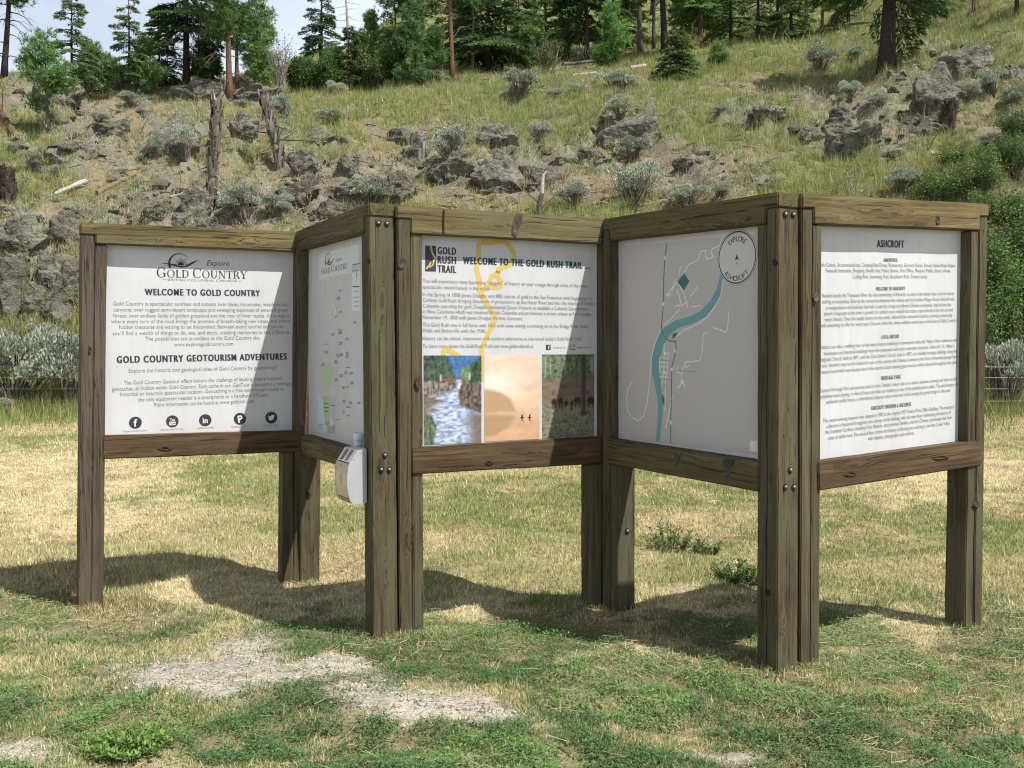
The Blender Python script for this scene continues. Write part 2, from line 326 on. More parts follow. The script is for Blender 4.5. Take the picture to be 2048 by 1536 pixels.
def blob(px, py, L_, lo=0.0):
    r = np.full_like(px, lo)
    for cx, cy, rx, ry in L_: r = np.maximum(r, 1-((px-cx)/rx)**2-((py-cy)/ry)**2)
    return r
def lawn_masks(X, Y):
    px, py = project(X, Y, np.zeros_like(X))
    n1 = fbm(X*1.3, Y*1.3, 21, 4); n2 = fbm(X*4.5, Y*4.5, 31, 4)
    n3 = fbm(X*13, Y*13, 35, 3); w = (n1-.5)*1.7+(n2-.5)*1.9+(n3-.5)*.9
    grav = blob(px, py, [(410, 1338, 250, 70), (470, 1300, 120, 50), (860, 1418, 210, 52), (960, 1440, 120, 30), (1440, 1496, 110, 14), (50, 1505, 130, 30), (330, 1528, 120, 16), (620, 1345, 120, 30), (-200, 1400, 200, 80)], -1.6)
    grav = sstep(-.25, .75, grav+w*.9)**1.3
    green = blob(px, py, [(420, 1480, 520, 75), (1000, 1520, 560, 75), (1250, 1370, 330, 75), (200, 1250, 260, 50), (590, 1280, 230, 55), (100, 1440, 280, 60), (1780, 1490, 420, 80), (1500, 1420, 420, 80), (930, 1275, 250, 48), (1720, 1350, 140, 40), (1000, 1340, 260, 40), (100, 1200, 200, 22), (760, 1480, 300, 60)])
    low = sstep(1235, 1300, py+(n1-.5)*160)
    green = sstep(.02, .34, np.maximum(green*1.0, low*.34)+w*.95)*sstep(1175, 1260, py+ (n1-.5)*120)
    brown = blob(px, py, [(1800, 1390, 330, 75), (1400, 1345, 260, 50), (1980, 1330, 200, 60), (1100, 1260, 400, 60), (160, 1225, 240, 40), (900, 1330, 200, 40)])
    brown = sstep(.05, .6, brown+w*.7)
    straw = blob(px, py, [(640, 1190, 210, 60), (930, 1215, 190, 50), (1330, 1310, 330, 55), (1830, 1270, 330, 70), (1400, 1230, 330, 60), (120, 985, 330, 110), (150, 1240, 260, 25), (430, 1180, 160, 45), (1900, 960, 260, 70), (780, 1285, 160, 25), (1650, 1330, 200, 60)])
    straw = sstep(.0, .7, straw+w*.7)*(1-.5*low)
    olive = sstep(.45, .68, fbm(X*.55+7, Y*.9, 41, 4)+.12*blob(px, py, [(1700, 1020, 420, 120), (1050, 1000, 300, 110), (130, 1090, 300, 70), (400, 960, 260, 90)]).clip(-.5, 1))
    return grav, green, brown, straw, olive, px, py
GREENS = [(760, 195, 270, 70), (1150, 205, 360, 60), (1720, 95, 380, 70), (1990, 60, 200, 120), (640, 270, 120, 60), (1880, 350, 160, 90), (60, 345, 110, 70), (1480, 260, 260, 70), (80, 650, 200, 60), (80, 790, 260, 60), (2010, 860, 120, 90), (1150, 250, 200, 50), (1640, 350, 220, 60), (960, 60, 300, 60), (1400, 130, 200, 40), (800, 90, 150, 60)]
DIRT = [(640, 365, 180, 45), (800, 330, 160, 50), (560, 400, 200, 40), (150, 330, 220, 60), (330, 350, 160, 60), (1100, 360, 260, 60), (1450, 330, 230, 60), (150, 440, 160, 60), (250, 240, 160, 40)]
def hill_green(X, Y, Z):
    px, py = project(X, Y, Z); n = fbm(X*.55, Y*.55, 51, 4); n2 = fbm(X*1.9, Y*1.9, 61, 3)
    g = blob(px, py, GREENS).clip(-.6, 1)-.55*blob(px, py, DIRT).clip(0, 1)
    return sstep(-.42, .6, g+(n-.5)*1.6+(n2-.5)*1.0), n, n2

def make_ground():
    def seg(*a): return np.concatenate([np.arange(x, y, s) for x, y, s in a])
    xs = seg((-260, -110, 15), (-110, -36, 2.5), (-36, -20, .35), (-20, -4.5, .16), (-4.5, 4.5, .07), (4.5, 20, .16), (20, 36, .35), (36, 110, 2.5), (110, 261, 15))
    ys = seg((-25, 0, 2.5), (0, 3, .3), (3, 9, .07), (9, 18, .15), (18, 46, .16), (46, 62, .3), (62, 120, 1.2), (120, 221, 5))
    X, Y = np.meshgrid(xs, ys); Z = height(X, Y); nx = len(xs); ny = len(ys)
    X, Y, Z = X.ravel(), Y.ravel(), Z.ravel()
    grav, green, brown, straw, olive, px, py = lawn_masks(X, Y)
    def mixn(c, col, f): return c*(1-f[:, None])+np.array(col)*f[:, None]
    c = np.tile(np.array([.42, .345, .19]), (len(X), 1)); c = mixn(c, (.22, .215, .085), olive*.8)
    c = mixn(c, (.58, .48, .29), straw*.85); c = mixn(c, (.27, .19, .10), brown*.6); c = mixn(c, (.20, .19, .105), green*.7); c = mixn(c, (.50, .45, .38), grav)
    hg, n, n2 = hill_green(X, Y, Z)
    h = np.tile(np.array([.23, .19, .14]), (len(X), 1)); h = mixn(h, (.18, .16, .125), sstep(.4, .62, n2)*.8); h = mixn(h, (.29, .225, .16), sstep(.5, .7, n)*.6); h = mixn(h, (.17, .175, .065), hg*.9)
    rk = rocky(X, Y, base_height(X, Y)); h = mixn(h, (.185, .175, .145), rk*sstep(.3, .6, fbm(X*3.1, Y*3.1, 141, 3))); h = mixn(h, (.22, .235, .15), rk*sstep(.5, .7, fbm(X*1.9, Y*1.9, 143, 3))*.8)
    h = mixn(h, (.16, .175, .06), sstep(48, 60, Y)*.8)
    k = sstep(19, 24, Y+(n2-.5)*4)[:, None]
    c = c*(1-k)+h*k
    i = np.arange(ny-1)[:, None]*nx; j = np.arange(nx-1)[None]
    q = np.stack([i+j, i+j+1, i+nx+j+1, i+nx+j], -1).reshape(-1, 4)
    mb = MB(); mb.add(np.c_[X, Y, Z], None, q, c)
    return tag(mb.build('ground', M_GROUND, None, True), kind='structure')
make_ground()

# ------------------------------------------------------------------ the information board
EDGE = {'a': ((163, 445), (156, 1219)), 'b': ((592, 463), (587, 1167)), 'c': ((738, 405), (747, 1273)), 'c2': ((795, 410), (800, 1269)),
        'd': ((1205, 438), (1205, 1213)), 'e': ((1556, 384), (1555, 1349)), 'e2': ((1605, 387), (1600, 1341)), 'f': ((1976, 408), (1964, 1245))}
PLAN = {'a': (-2.566, 5.815), 'b': (-1.419, 6.402)}
def _fit_plan():
    K = list(EDGE); obs = np.array([EDGE[k][0] for k in K]+[EDGE[k][1] for k in K], float)
    def res(p):
        pl = p[1:].reshape(-1, 2); r = []
        for z in (p[0], 0.0):
            x, y = project(pl[:, 0], pl[:, 1], np.full(len(pl), z)); r.append(np.c_[x, y])
        return (np.concatenate(r)-obs).ravel()
    p = np.array([2.35]+[v for k in K for v in ((EDGE[k][1][0]-1024)*EYE/(EDGE[k][1][1]-693.), FPX*EYE/(EDGE[k][1][1]-693.))])
    for _ in range(25):
        r = res(p); J = np.stack([(res(p+1e-5*np.eye(len(p))[i])-r)/1e-5 for i in range(len(p))], 1)
        p = p-np.linalg.lstsq(J, r, rcond=None)[0]
    return dict(zip(K, p[1:].reshape(-1, 2)))
PLAN = _fit_plan()
def back(px, py, Y): d = ray(px, py); return np.array([0, 0, EYE])+d*(Y/d[1])
class Frame: pass
FR = []
for l, r in (('a', 'b'), ('b', 'c'), ('c2', 'd'), ('d', 'e'), ('e2', 'f')):
    F = Frame(); F.l, F.r = l, r
    F.o = back(*EDGE[l][0], PLAN[l][1]); tr = back(*EDGE[r][0], PLAN[r][1])
    F.u = tr-F.o; F.L = np.linalg.norm(F.u); F.u /= F.L
    F.n = np.cross(F.u, (0, 0, 1)); F.n /= np.linalg.norm(F.n); F.v = np.cross(F.n, F.u)
    F.ext = .072 if l in ('a', 'c2') else 0.0     # frames whose right post stands half behind the next frame
    FR.append(F)
def sv(F, px, py, d=0.0):
    o = F.o+d*F.n; r = ray(px, py); e = np.array([0, 0, EYE]); t = np.dot(o-e, F.n)/np.dot(r, F.n); p = e+t*r-F.o
    return np.dot(p, F.u), np.dot(p, F.v)
def P3(F, s, v, d): return F.o+F.u*s+F.v*v+F.n*d

board = empty('information_board', (0, 6.1, 0), 'zigzag wooden information board with five white printed panels standing on dry grass', 'information board')
BI = np.array([0, 6.1, 0])
_gr = [0]
def board_prism(bm, F, poly, d0, d1, axis):
    """a timber: polygon (s, v) swept from depth d0 to d1"""
    f = [bm.verts.new(P3(F, s, v, d0)-BI) for s, v in poly]; b = [bm.verts.new(P3(F, s, v, d1)-BI) for s, v in poly]
    n = len(poly); bm.faces.new(f[::-1]); bm.faces.new(b)
    for i in range(n): bm.faces.new((f[i], f[(i+1) % n], b[(i+1) % n], b[i]))
def finish_timber(name, bm, F, mat, axis, length, parent, bev=.005):
    bmesh.ops.recalc_face_normals(bm, faces=bm.faces)
    bmesh.ops.bevel(bm, geom=list(bm.edges), offset=bev, segments=2, affect='EDGES', clamp_overlap=True)
    ax = F.u if axis == 's' else F.v; o2 = F.o-BI
    k = int(length/.09)
    lo = min(np.dot(np.array(v.co)-o2, ax) for v in bm.verts)
    for i in range(1, k):
        c = o2+ax*(lo+length*i/k)
        bmesh.ops.bisect_plane(bm, geom=list(bm.verts)+list(bm.edges)+list(bm.faces), plane_co=Vector(c), plane_no=Vector(ax), dist=1e-5)
    _gr[0] += 1; off = np.array([_gr[0]*7.31, _gr[0]*3.17, _gr[0]*1.7]); bx = F.v if axis == 's' else F.u
    g = []
    for v in bm.verts:
        q = np.array(v.co)-o2; g.append(np.array([np.dot(q, ax), np.dot(q, bx), np.dot(q, F.n)])+off)
        nv = mnoise.noise_vector(Vector(np.array(v.co)*5.0+off)); v.co += Vector(nv)*.0028
    me = bpy.data.meshes.new(name); bm.to_mesh(me); bm.free()
    for p_ in me.polygons: p_.use_smooth = False
    at = me.attributes.new('grain', 'FLOAT_VECTOR', 'POINT'); at.data.foreach_set('vector', np.array(g, np.float32).ravel())
    return link(name, me, mat, parent)
TOPB = [((193, 487), (591, 503)), ((604, 497), (729, 463)), ((824, 466.5), (1204, 487)), ((1221, 481), (1534, 446.5)), ((1627, 448), (1956, 460))]
LOWB = [((195, 872), (583, 862), (583, 904), (195, 919)), ((592, 866), (727, 905), (727, 945), (592, 906)), ((826, 896), (1205, 874), (1205, 927), (826, 949)),
        ((1222, 878), (1534, 925), (1534, 987), (1222, 928)), ((1626, 926), (1953, 882), (1952, 932), (1627, 983))]
H2 = .072
for k, F in enumerate(FR):
    # posts
    F.bv = []
    for side in (0, 1):
        e = EDGE[F.l if side == 0 else F.r]; st, vt = sv(F, *e[0]); sb, vb = sv(F, *e[1]); vb -= .14
        sb += (sb-st)*.14/max(.1, vt-vb)
        if side == 1: st += F.ext; sb += F.ext
        sg = 1 if side == 0 else -1
        cut = (k in (0, 2) and side == 1) or (k in (1, 3) and side == 0)
        def edge_s(v, off): return st+(sb-st)*(v-vt)/(vb-vt)+sg*off
        eps = .004 if (side == 0 and k in (1, 3)) else 0
        tb = sv(F, *TOPB[k][side])[1]; lb = LOWB[k]; low_t = sv(F, *(lb[0] if side == 0 else lb[1]))[1]; low_b = sv(F, *(lb[3] if side == 0 else lb[2]))[1]
        F.bv.append((tb, low_t, low_b))
        bm = bmesh.new(); top = vt-H2
        board_prism(bm, F, [(edge_s(top, eps), top), (edge_s(top, H2), top), (edge_s(vb, H2), vb), (edge_s(vb, eps), vb)], 0, -.143, 'v')
        it = (low_b if cut else tb)-.003
        board_prism(bm, F, [(edge_s(it, H2+.003), it), (edge_s(it, 2*H2), it), (edge_s(vb, 2*H2), vb), (edge_s(vb, H2+.003), vb)], -.006, -.139, 'v')
        if not cut:      # the foot below the lower rail sits under it
            pass
        po = finish_timber('post', bm, F, W_BROWN if (k == 0 and side == 0) else W_POST, 'v', top-vb, board)
        if side == 0: F.postL = po
        else: F.postR = po
    # top rail, halved over both posts
    vtl, vtr = 0.0, 0.0; R = F.L+F.ext; lt, rt = F.bv[0][0], F.bv[1][0]
    s0 = .005 if k in (1, 3) else -.004; s1 = R+(.0 if k in (0, 2) else .004)
    bm = bmesh.new()
    board_prism(bm, F, [(s0, 0), (s1, 0), (s1, -H2+.002), (R-H2-.004, -H2+.002), (R-H2-.004, rt), (H2+.004, lt), (H2+.004, -H2+.002), (s0, -H2+.002)], .004, -.147, 's')
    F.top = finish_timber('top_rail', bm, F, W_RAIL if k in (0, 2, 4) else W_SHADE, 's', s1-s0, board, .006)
    # lower rail let into the posts
    pts = [sv(F, *p) for p in LOWB[k]]; a0 = H2+.006; a1 = R-H2-.006
    def vv(pa, pb, s): return pa[1]+(pb[1]-pa[1])*(s-pa[0])/(pb[0]-pa[0])
    F.low = [vv(pts[0], pts[1], a0), vv(pts[0], pts[1], a1), vv(pts[3], pts[2], a1), vv(pts[3], pts[2], a0)]
    bm = bmesh.new()
    board_prism(bm, F, [(a0, F.low[0]), (a1, F.low[1]), (a1, F.low[2]), (a0, F.low[3])], .004, -.132, 's')
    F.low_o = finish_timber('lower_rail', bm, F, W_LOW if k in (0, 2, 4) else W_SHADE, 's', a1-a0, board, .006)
    # white sheet
    mb = MB(); z0 = [F.low[0]-.05, F.low[1]-.05]; z1 = [lt+.05, rt+.05]; q = []
    cs = [(.09, z0[0]), (R-.03 if F.ext or k in (1, 3) else R-.09, z0[1]), (R-.03 if F.ext or k in (1, 3) else R-.09, z1[1]), (.09, z1[0])]
    if k in (1, 3): cs = [(.03, z0[0]), (R-.09, z0[1]), (R-.09, z1[1]), (.03, z1[0])]
    v = [P3(F, s, z, -.067)-BI for s, z in cs]+[P3(F, s, z, -.073)-BI for s, z in cs]
    mb.add(v, None, [[0, 1, 2, 3], [7, 6, 5, 4], [0, 4, 5, 1], [1, 5, 6, 2], [2, 6, 7, 3], [3, 7, 4, 0]])
    F.sheet = mb.build('sign_panel', M_PANEL, board)
def scar(F, par, pts, name='knot', col=(.05, .032, .02), lift=.006):
    p2 = np.array([sv(F, x, y, .004) for x, y in pts]); c = p2.mean(0); g = np.random.default_rng(int(pts[0][0])); n = len(p2); mb = MB(); v = []; cc = []
    for sc_, h in ((1.0, .003), (.72, lift), (.35, lift*.4)):
        for q in p2: w = c+(q-c)*sc_*g.uniform(.9, 1.1); v.append(P3(F, w[0], w[1], .004+h*g.uniform(.6, 1.2))-BI); cc.append(np.array(col)*g.uniform(.6, 1.6))
    v.append(P3(F, c[0], c[1], .005)-BI); cc.append(np.array(col)*.6)
    mb.add(v, [[2*n+i, 2*n+(i+1) % n, 3*n] for i in range(n)], [[k*n+i, k*n+(i+1) % n, (k+1)*n+(i+1) % n, (k+1)*n+i] for k in (0, 1) for i in range(n)], cc); return mb.build(name, M_DEAD, par)
def ell(cx, cy, rx, ry, n=12): return [(cx+rx*math.cos(a*2*math.pi/n), cy-ry*math.sin(a*2*math.pi/n)) for a in range(n)]
scar(FR[2], FR[2].top, [(1022, 472), (1024, 450), (1030, 432), (1036, 424), (1044, 430), (1043, 444), (1036, 458), (1032, 474)], col=(.085, .055, .045), lift=.008)
scar(FR[2], FR[2].top, [(885, 470), (884, 445), (886, 418), (889, 418), (888, 445), (889, 470)], 'crack', (.02, .014, .01), .002)
scar(FR[2], FR[2].postL, ell(803, 526, 8, 12), col=(.06, .05, .038), lift=.0035); scar(FR[2], FR[2].postL, ell(837, 762, 6, 15), col=(.075, .045, .03), lift=.003); scar(FR[0], FR[0].postL, ell(180, 700, 3, 8))
scar(FR[3], FR[3].low_o, [(1348, 918), (1352, 903), (1358, 899), (1366, 902), (1360, 915), (1352, 932)], col=(.07, .06, .05)); scar(FR[3], FR[3].low_o, [(1446, 925), (1452, 916), (1470, 920), (1466, 932), (1458, 950), (1452, 962), (1450, 940)], col=(.07, .065, .055))
scar(FR[4], FR[4].top, ell(1875, 440, 4, 10), col=(.07, .05, .03)); scar(FR[4], FR[4].low_o, ell(1700, 948, 14, 5), col=(.05, .03, .02)); scar(FR[4], FR[4].low_o, ell(1880, 915, 18, 4), col=(.05, .03, .02)); scar(FR[0], FR[0].low_o, ell(330, 897, 16, 4), col=(.05, .032, .02))
scar(FR[4], FR[4].postL, ell(1632, 594, 5, 9), col=(.10, .085, .055), lift=.003); scar(FR[4], FR[4].postR, ell(1953, 1008, 7, 6), col=(.06, .048, .036), lift=.003); scar(FR[2], FR[2].low_o, ell(978, 926, 9, 4), col=(.03, .02, .015))
DS = -.067
# ---- printing helpers: everything is laid flat on a sheet, in sheet coordinates
INK = (.045, .045, .055)
class Print:
    def __init__(s, k, x0, y0, sc): s.F = FR[k]; s.x0, s.y0, s.sc = x0, y0, sc; s.mb = MB()
    def view(s, x0, y0, sc): s.x0, s.y0, s.sc = x0, y0, sc
    def sv(s, x, y): return np.array(sv(s.F, s.x0+x/s.sc, s.y0+y/s.sc, DS))
    def put(s, p2, tris, col, lay):
        p2 = np.asarray(p2); F = s.F
        p = F.o-BI+p2[:, :1]*F.u+p2[:, 1:2]*F.v+F.n*(DS+.0005+.0004*lay)
        s.mb.add(p, tris, None, col)
    def poly(s, pts, col, lay=1, raw=False):
        p2 = np.array(pts if raw else [s.sv(*p) for p in pts])
        tr = tessellate_polygon([[Vector((a, b, 0)) for a, b in p2]])
        fixed = []
        for a, b, c in tr:
            ar = (p2[b]-p2[a])[0]*(p2[c]-p2[a])[1]-(p2[b]-p2[a])[1]*(p2[c]-p2[a])[0]
            fixed.append((a, b, c) if ar > 0 else (a, c, b))
        s.put(p2, fixed, col, lay)
    def disc(s, x, y, r, col, lay=1, r_in=0, n=28, raw=False, rpx=True):
        c = np.array((x, y)) if raw else s.sv(x, y); R = r if raw else s.m(x, y)*r; ri = r_in if raw else s.m(x, y)*r_in
        th = np.linspace(0, 2*np.pi, n, endpoint=False); e = np.c_[np.cos(th), np.sin(th)]
        if ri == 0: s.put(np.r_[[c], c+R*e], [[0, 1+i, 1+(i+1) % n] for i in range(n)], col, lay)
        else: s.put(np.r_[c+R*e, c+ri*e], [t for i in range(n) for t in ([i, (i+1) % n, n+i], [(i+1) % n, n+(i+1) % n, n+i])], col, lay)
    def m(s, x, y): return abs(s.sv(x, y+1)[1]-s.sv(x, y-1)[1])/2      # metres per view unit, vertically
    def line(s, pts, w, col, lay=1, raw=False, wm=None):
        p = np.array(pts, float) if raw else np.array([s.sv(*q) for q in pts]); hw = (wm if wm else w*s.m(*pts[0]))/2
        for i in range(len(p)-1):
            d = p[i+1]-p[i]; l = np.linalg.norm(d)+1e-9; nn = np.array([-d[1], d[0]])/l*hw
            s.put(np.array([p[i]-nn, p[i+1]-nn, p[i+1]+nn, p[i]+nn]), [[0, 1, 2], [0, 2, 3]], col, lay+.05*(i % 2))
            if hw > .0025:
                th = np.linspace(0, 2*np.pi, 10, endpoint=False); s.put(np.r_[[p[i+1]], p[i+1]+hw*np.c_[np.cos(th), np.sin(th)]], [[0, 1+a, 1+(a+1) % 10] for a in range(10)], col, lay+.03)
    def text(s, body, xl, xr, y, cap, col=INK, lay=2, bold=None, shear=0.0, sp=1.0):
        """body between xl and xr (view units); y = middle of the capitals at xl"""
        if bold is None: bold = -.006
        elif bold > .012: sp = 1.22
        v, t = glyphs(body, min(bold, .007), shear, sp); lo, hi = v.min(0), v.max(0)
        a = s.sv(xl, y); b = s.sv(xr, y); W = b[0]-a[0]; capm = cap*s.m((xl+xr)/2, y)
        k = capm/.73
        p = np.c_[(v[:, 0]-lo[0])/(hi[0]-lo[0])*W+a[0], v[:, 1]*k+a[1]-capm/2]
        s.put(p, t, col, lay)
        if sp > 1.0:
            for i, dx in enumerate((-.055*capm, .055*capm)): s.put(p+np.array((dx, 0)), t, col, lay+.25+.25*i)
    def glyph_at(s, body, c, capm, ang, col, lay=2, bold=0.0, wf=1.0):
        v, t = glyphs(body, min(bold, .02), 0); lo, hi = v.min(0), v.max(0); k = capm/.73
        p = np.c_[(v[:, 0]-(lo[0]+hi[0])/2)*k*wf, (v[:, 1]-.365)*k]
        ca, sa = math.cos(ang), math.sin(ang); p = np.c_[p[:, 0]*ca-p[:, 1]*sa, p[:, 0]*sa+p[:, 1]*ca]+np.asarray(c)
        s.put(p, t, col, lay)
    def done(s, name, mat=None):
        o = s.mb.build(name, mat or M_PRINT, s.F.sheet); s.mb = MB(); return o
_gc = {}
def glyphs(body, bold, shear, sp=1.0):
    key = (body, bold, shear, sp)
    if key not in _gc:
        cu = bpy.data.curves.new('t', 'FONT'); cu.body = body; cu.size = 1; cu.resolution_u = 3; cu.offset = bold; cu.shear = shear; cu.space_character = sp; cu.fill_mode = 'FRONT'
        ob = bpy.data.objects.new('t', cu); COL.objects.link(ob); me = bpy.data.meshes.new_from_object(ob.evaluated_get(bpy.context.evaluated_depsgraph_get()))
        me.calc_loop_triangles(); v = np.array([x.co[:2] for x in me.vertices]); t = np.array([x.vertices[:] for x in me.loop_triangles])
        a = v[t]; ar = (a[:, 1, 0]-a[:, 0, 0])*(a[:, 2, 1]-a[:, 0, 1])-(a[:, 1, 1]-a[:, 0, 1])*(a[:, 2, 0]-a[:, 0, 0])
        t = np.where(ar[:, None] < 0, t[:, ::-1], t)
        bpy.data.objects.remove(ob); bpy.data.curves.remove(cu); bpy.data.meshes.remove(me); _gc[key] = (v, t)
    return _gc[key]
# serif capitals drawn from thick and thin strokes: (x0,y0,x1,y1,w) and arcs
def serif(pr, word, xl, xr, y, cap, col, first=1.25):
    th, tn, sf = .17, .06, .05
    def arc(cx, cy, rx, ry, a0, a1, n=14):
        out = []; inn = []
        for i in range(n+1):
            a = math.radians(a0+(a1-a0)*i/n); f = abs(math.cos(a)); w = tn+(th*.95-tn)*f
            out.append((cx+rx*math.cos(a), cy+ry*math.sin(a))); inn.append((cx+(rx-w)*math.cos(a), cy+(ry-tn*.8)*math.sin(a)))
        return out+inn[::-1]
    def bar(x, w=th): return [(x, 0), (x+w, 0), (x+w, 1), (x, 1)]
    def ser(x, y0, w): return [(x, y0), (x+w, y0), (x+w, y0+sf), (x, y0+sf)]
    G = {'L': (.72, [bar(.12), ser(.02, 0, .66), ser(.02, .95, .36), [(.6, 0), (.68, 0), (.7, .24), (.66, .24)]]),
         'D': (.95, [bar(.12), ser(.02, 0, .4), ser(.02, .95, .4), arc(.42, .5, .48, .5, -90, 90)]),
         'O': (1.02, [arc(.51, .5, .48, .52, 0, 180), arc(.51, .5, .48, .52, 180, 360)]),
         'C': (.92, [arc(.52, .5, .48, .52, 42, 318), [(.82, .70), (.88, .70), (.88, 1.0), (.85, 1.0)]]),
         'G': (1.0, [arc(.52, .5, .48, .52, 42, 318), [(.82, .70), (.88, .70), (.88, 1.0), (.85, 1.0)], [(.74, .05), (.9, .1), (.9, .42), (.74, .42)], ser(.62, .42, .36)]),
         'U': (.98, [[(.12, .35), (.29, .35), (.29, 1), (.12, 1)], [(.78, .35), (.84, .35), (.84, 1), (.78, 1)], ser(.0, .95, .42), ser(.64, .95, .34), arc(.48, .36, .36, .38, 180, 360)]),
         'N': (1.0, [[(.14, 0), (.2, 0), (.2, 1), (.14, 1)], [(.8, 0), (.86, 0), (.86, 1), (.8, 1)], [(.1, 1), (.3, 1), (.86, 0), (.76, 0)], ser(.02, 0, .3), ser(.02, .95, .2), ser(.68, .95, .3)]),
         'T': (.84, [[(.34, 0), (.51, 0), (.51, 1), (.34, 1)], ser(.24, 0, .38), ser(.02, .95, .8), [(.02, .74), (.06, .74), (.1, .97), (.02, .97)], [(.78, .74), (.82, .74), (.82, .97), (.74, .97)]]),
         'R': (.92, [bar(.12), ser(.02, 0, .38), ser(.02, .95, .4), arc(.4, .74, .34, .26, -90, 90), [(.4, .5), (.56, .5), (.92, 0), (.72, 0)]]),
         'Y': (.9, [[(.36, 0), (.53, 0), (.53, .48), (.36, .48)], [(.04, 1), (.24, 1), (.53, .45), (.37, .45)], [(.78, 1), (.84, 1), (.52, .45), (.46, .45)], ser(.26, 0, .38), ser(-.02, .95, .34), ser(.66, .95, .28)])}
    adv = []; x = 0; big = True
    for ch in word:
        if ch == ' ': x += .38; big = True; continue
        k = first if big else 1.0; adv.append((ch, x, k)); x += (G[ch][0]+.06)*k; big = False
    a = pr.sv(xl, y); b = pr.sv(xr, y); sx = (b[0]-a[0])/x; sy = cap*pr.m((xl+xr)/2, y)
    for ch, x, k in adv:
        for i, pl in enumerate(G[ch][1]): pr.poly([(a[0]+(x+px*k)*sx, a[1]+py*k*sy) for px, py in pl], col, 2+.15*i, True)
def hill_logo(pr, x, y, w, col, h=None):
    """rising sun over a swooping hill line, view units, w = width"""
    k = w/255.0; ky = k if h is None else h/92.0
    def T(px, py): return (x+px*k, y+py*ky)
    arc = []
    for i in range(15): a = math.radians(205-i*12.2); arc.append((128+66*math.cos(a), 66-64*math.sin(a)))
    inn = []
    for i in range(15): a = math.radians(205-i*12.2); w2 = 15-13*i/14; inn.append((128+(66-w2)*math.cos(a), 66-(64-w2*.8)*math.sin(a)))
    pr.poly([T(*p) for p in arc+inn[::-1]], col, 2)
    top = [(15, 67), (50, 62), (90, 68), (130, 80), (170, 78), (205, 58), (255, 40)]; bot = [(255, 41), (215, 66), (180, 86), (140, 90), (95, 80), (55, 68)]
    pr.poly([T(*p) for p in top+bot], col, 2.2)
    for i in range(9):
        a = math.radians(172-i*20); r1 = 26; r2 = 48 if i % 2 == 0 else 40
        ca, sa = math.cos(a), -math.sin(a); nx, ny = -sa*3.2, ca*3.2
        pr.poly([T(140+ca*r1+nx, 76+sa*r1+ny), T(140+ca*r2, 76+sa*r2), T(140+ca*r1-nx, 76+sa*r1-ny)], col, 2.4)
    pr.poly([T(140+20*math.cos(math.radians(a)), 74-20*math.sin(math.radians(a))) for a in range(0, 181, 15)]+[T(130, 78)], col, 2.3)

# ---- panel one
p = Print(0, 150, 400, 3.072); GREYT = (.20, .20, .205)
hill_logo(p, 510, 325, 255, INK)
p.text('Explore', 808, 948, 385, 36, INK, shear=.35)
serif(p, 'GOLD COUNTRY', 500, 1060, 474, 47, INK)
p.done('logo')
p.text('BRITISH COLUMBIA, CANADA', 570, 996, 489, 14, GREYT); p.line([(540, 486), (562, 487)], 2, GREYT); p.line([(1003, 497), (1025, 498)], 2, GREYT)
p.text('WELCOME TO GOLD COUNTRY', 430, 1135, 563, 40, INK, bold=.022)
for tx, a, b, y in (('Gold Country is spectacular sunrises and sunsets over lakes, mountains, meadows and', 235, 1310, 634), ('canyons; over rugged semi-desert landscape and sweeping expanses of emerald-green', 238, 1308, 671),
        ('forest; over endless fields of golden grassland and the roar of river rapids. It’s a region', 235, 1312, 708), ('where every turn of the road brings the promise of breath-taking new vistas, and where', 222, 1322, 744),
        ('hidden treasures are waiting to be discovered. Between every sunrise and sunset', 272, 1278, 779), ('you’ll find a wealth of things to do, see, and enjoy, creating memories to last a lifetime.', 230, 1320, 817),
        ('The possibilities are as endless as the Gold Country sky.', 432, 1138, 851), ('www.exploregoldcountry.com', 610, 972, 886),
        ('Explore the historic and geological sites of Gold Country by geocaching!', 330, 1235, 1048), ('The Gold Country Geotour offers visitors the challenge of locating over a hundred', 300, 1267, 1121),
        ('geocaches, all hidden within Gold Country. Each cache in our GeoTour is located in a heritage,', 228, 1330, 1160), ('historical or naturally spectacular location. Geocaching is a free sport to participate in;', 278, 1285, 1192),
        ('the only equipment needed is a smartphone or a handheld GPS unit.', 388, 1190, 1225), ('More information can be found at www.goldtrail.com', 487, 1100, 1257)):
    p.text(tx, a, b, y, 25, GREYT)
p.text('GOLD COUNTRY GEOTOURISM ADVENTURES', 258, 1300, 979, 42, INK, bold=.022)
for tx, a, b, y in (('Explore Gold Country', 298, 446, 1421), ('Explore Gold Country', 525, 670, 1411), ('GoldCountryBC', 750, 855, 1401), ('GoldCountryBC', 960, 1060, 1393), ('GoldCountryBC', 1155, 1252, 1385)):
    p.text(tx, a, b, y, 11, GREYT)
p.done('lettering')
WH = (.75, .74, .74)
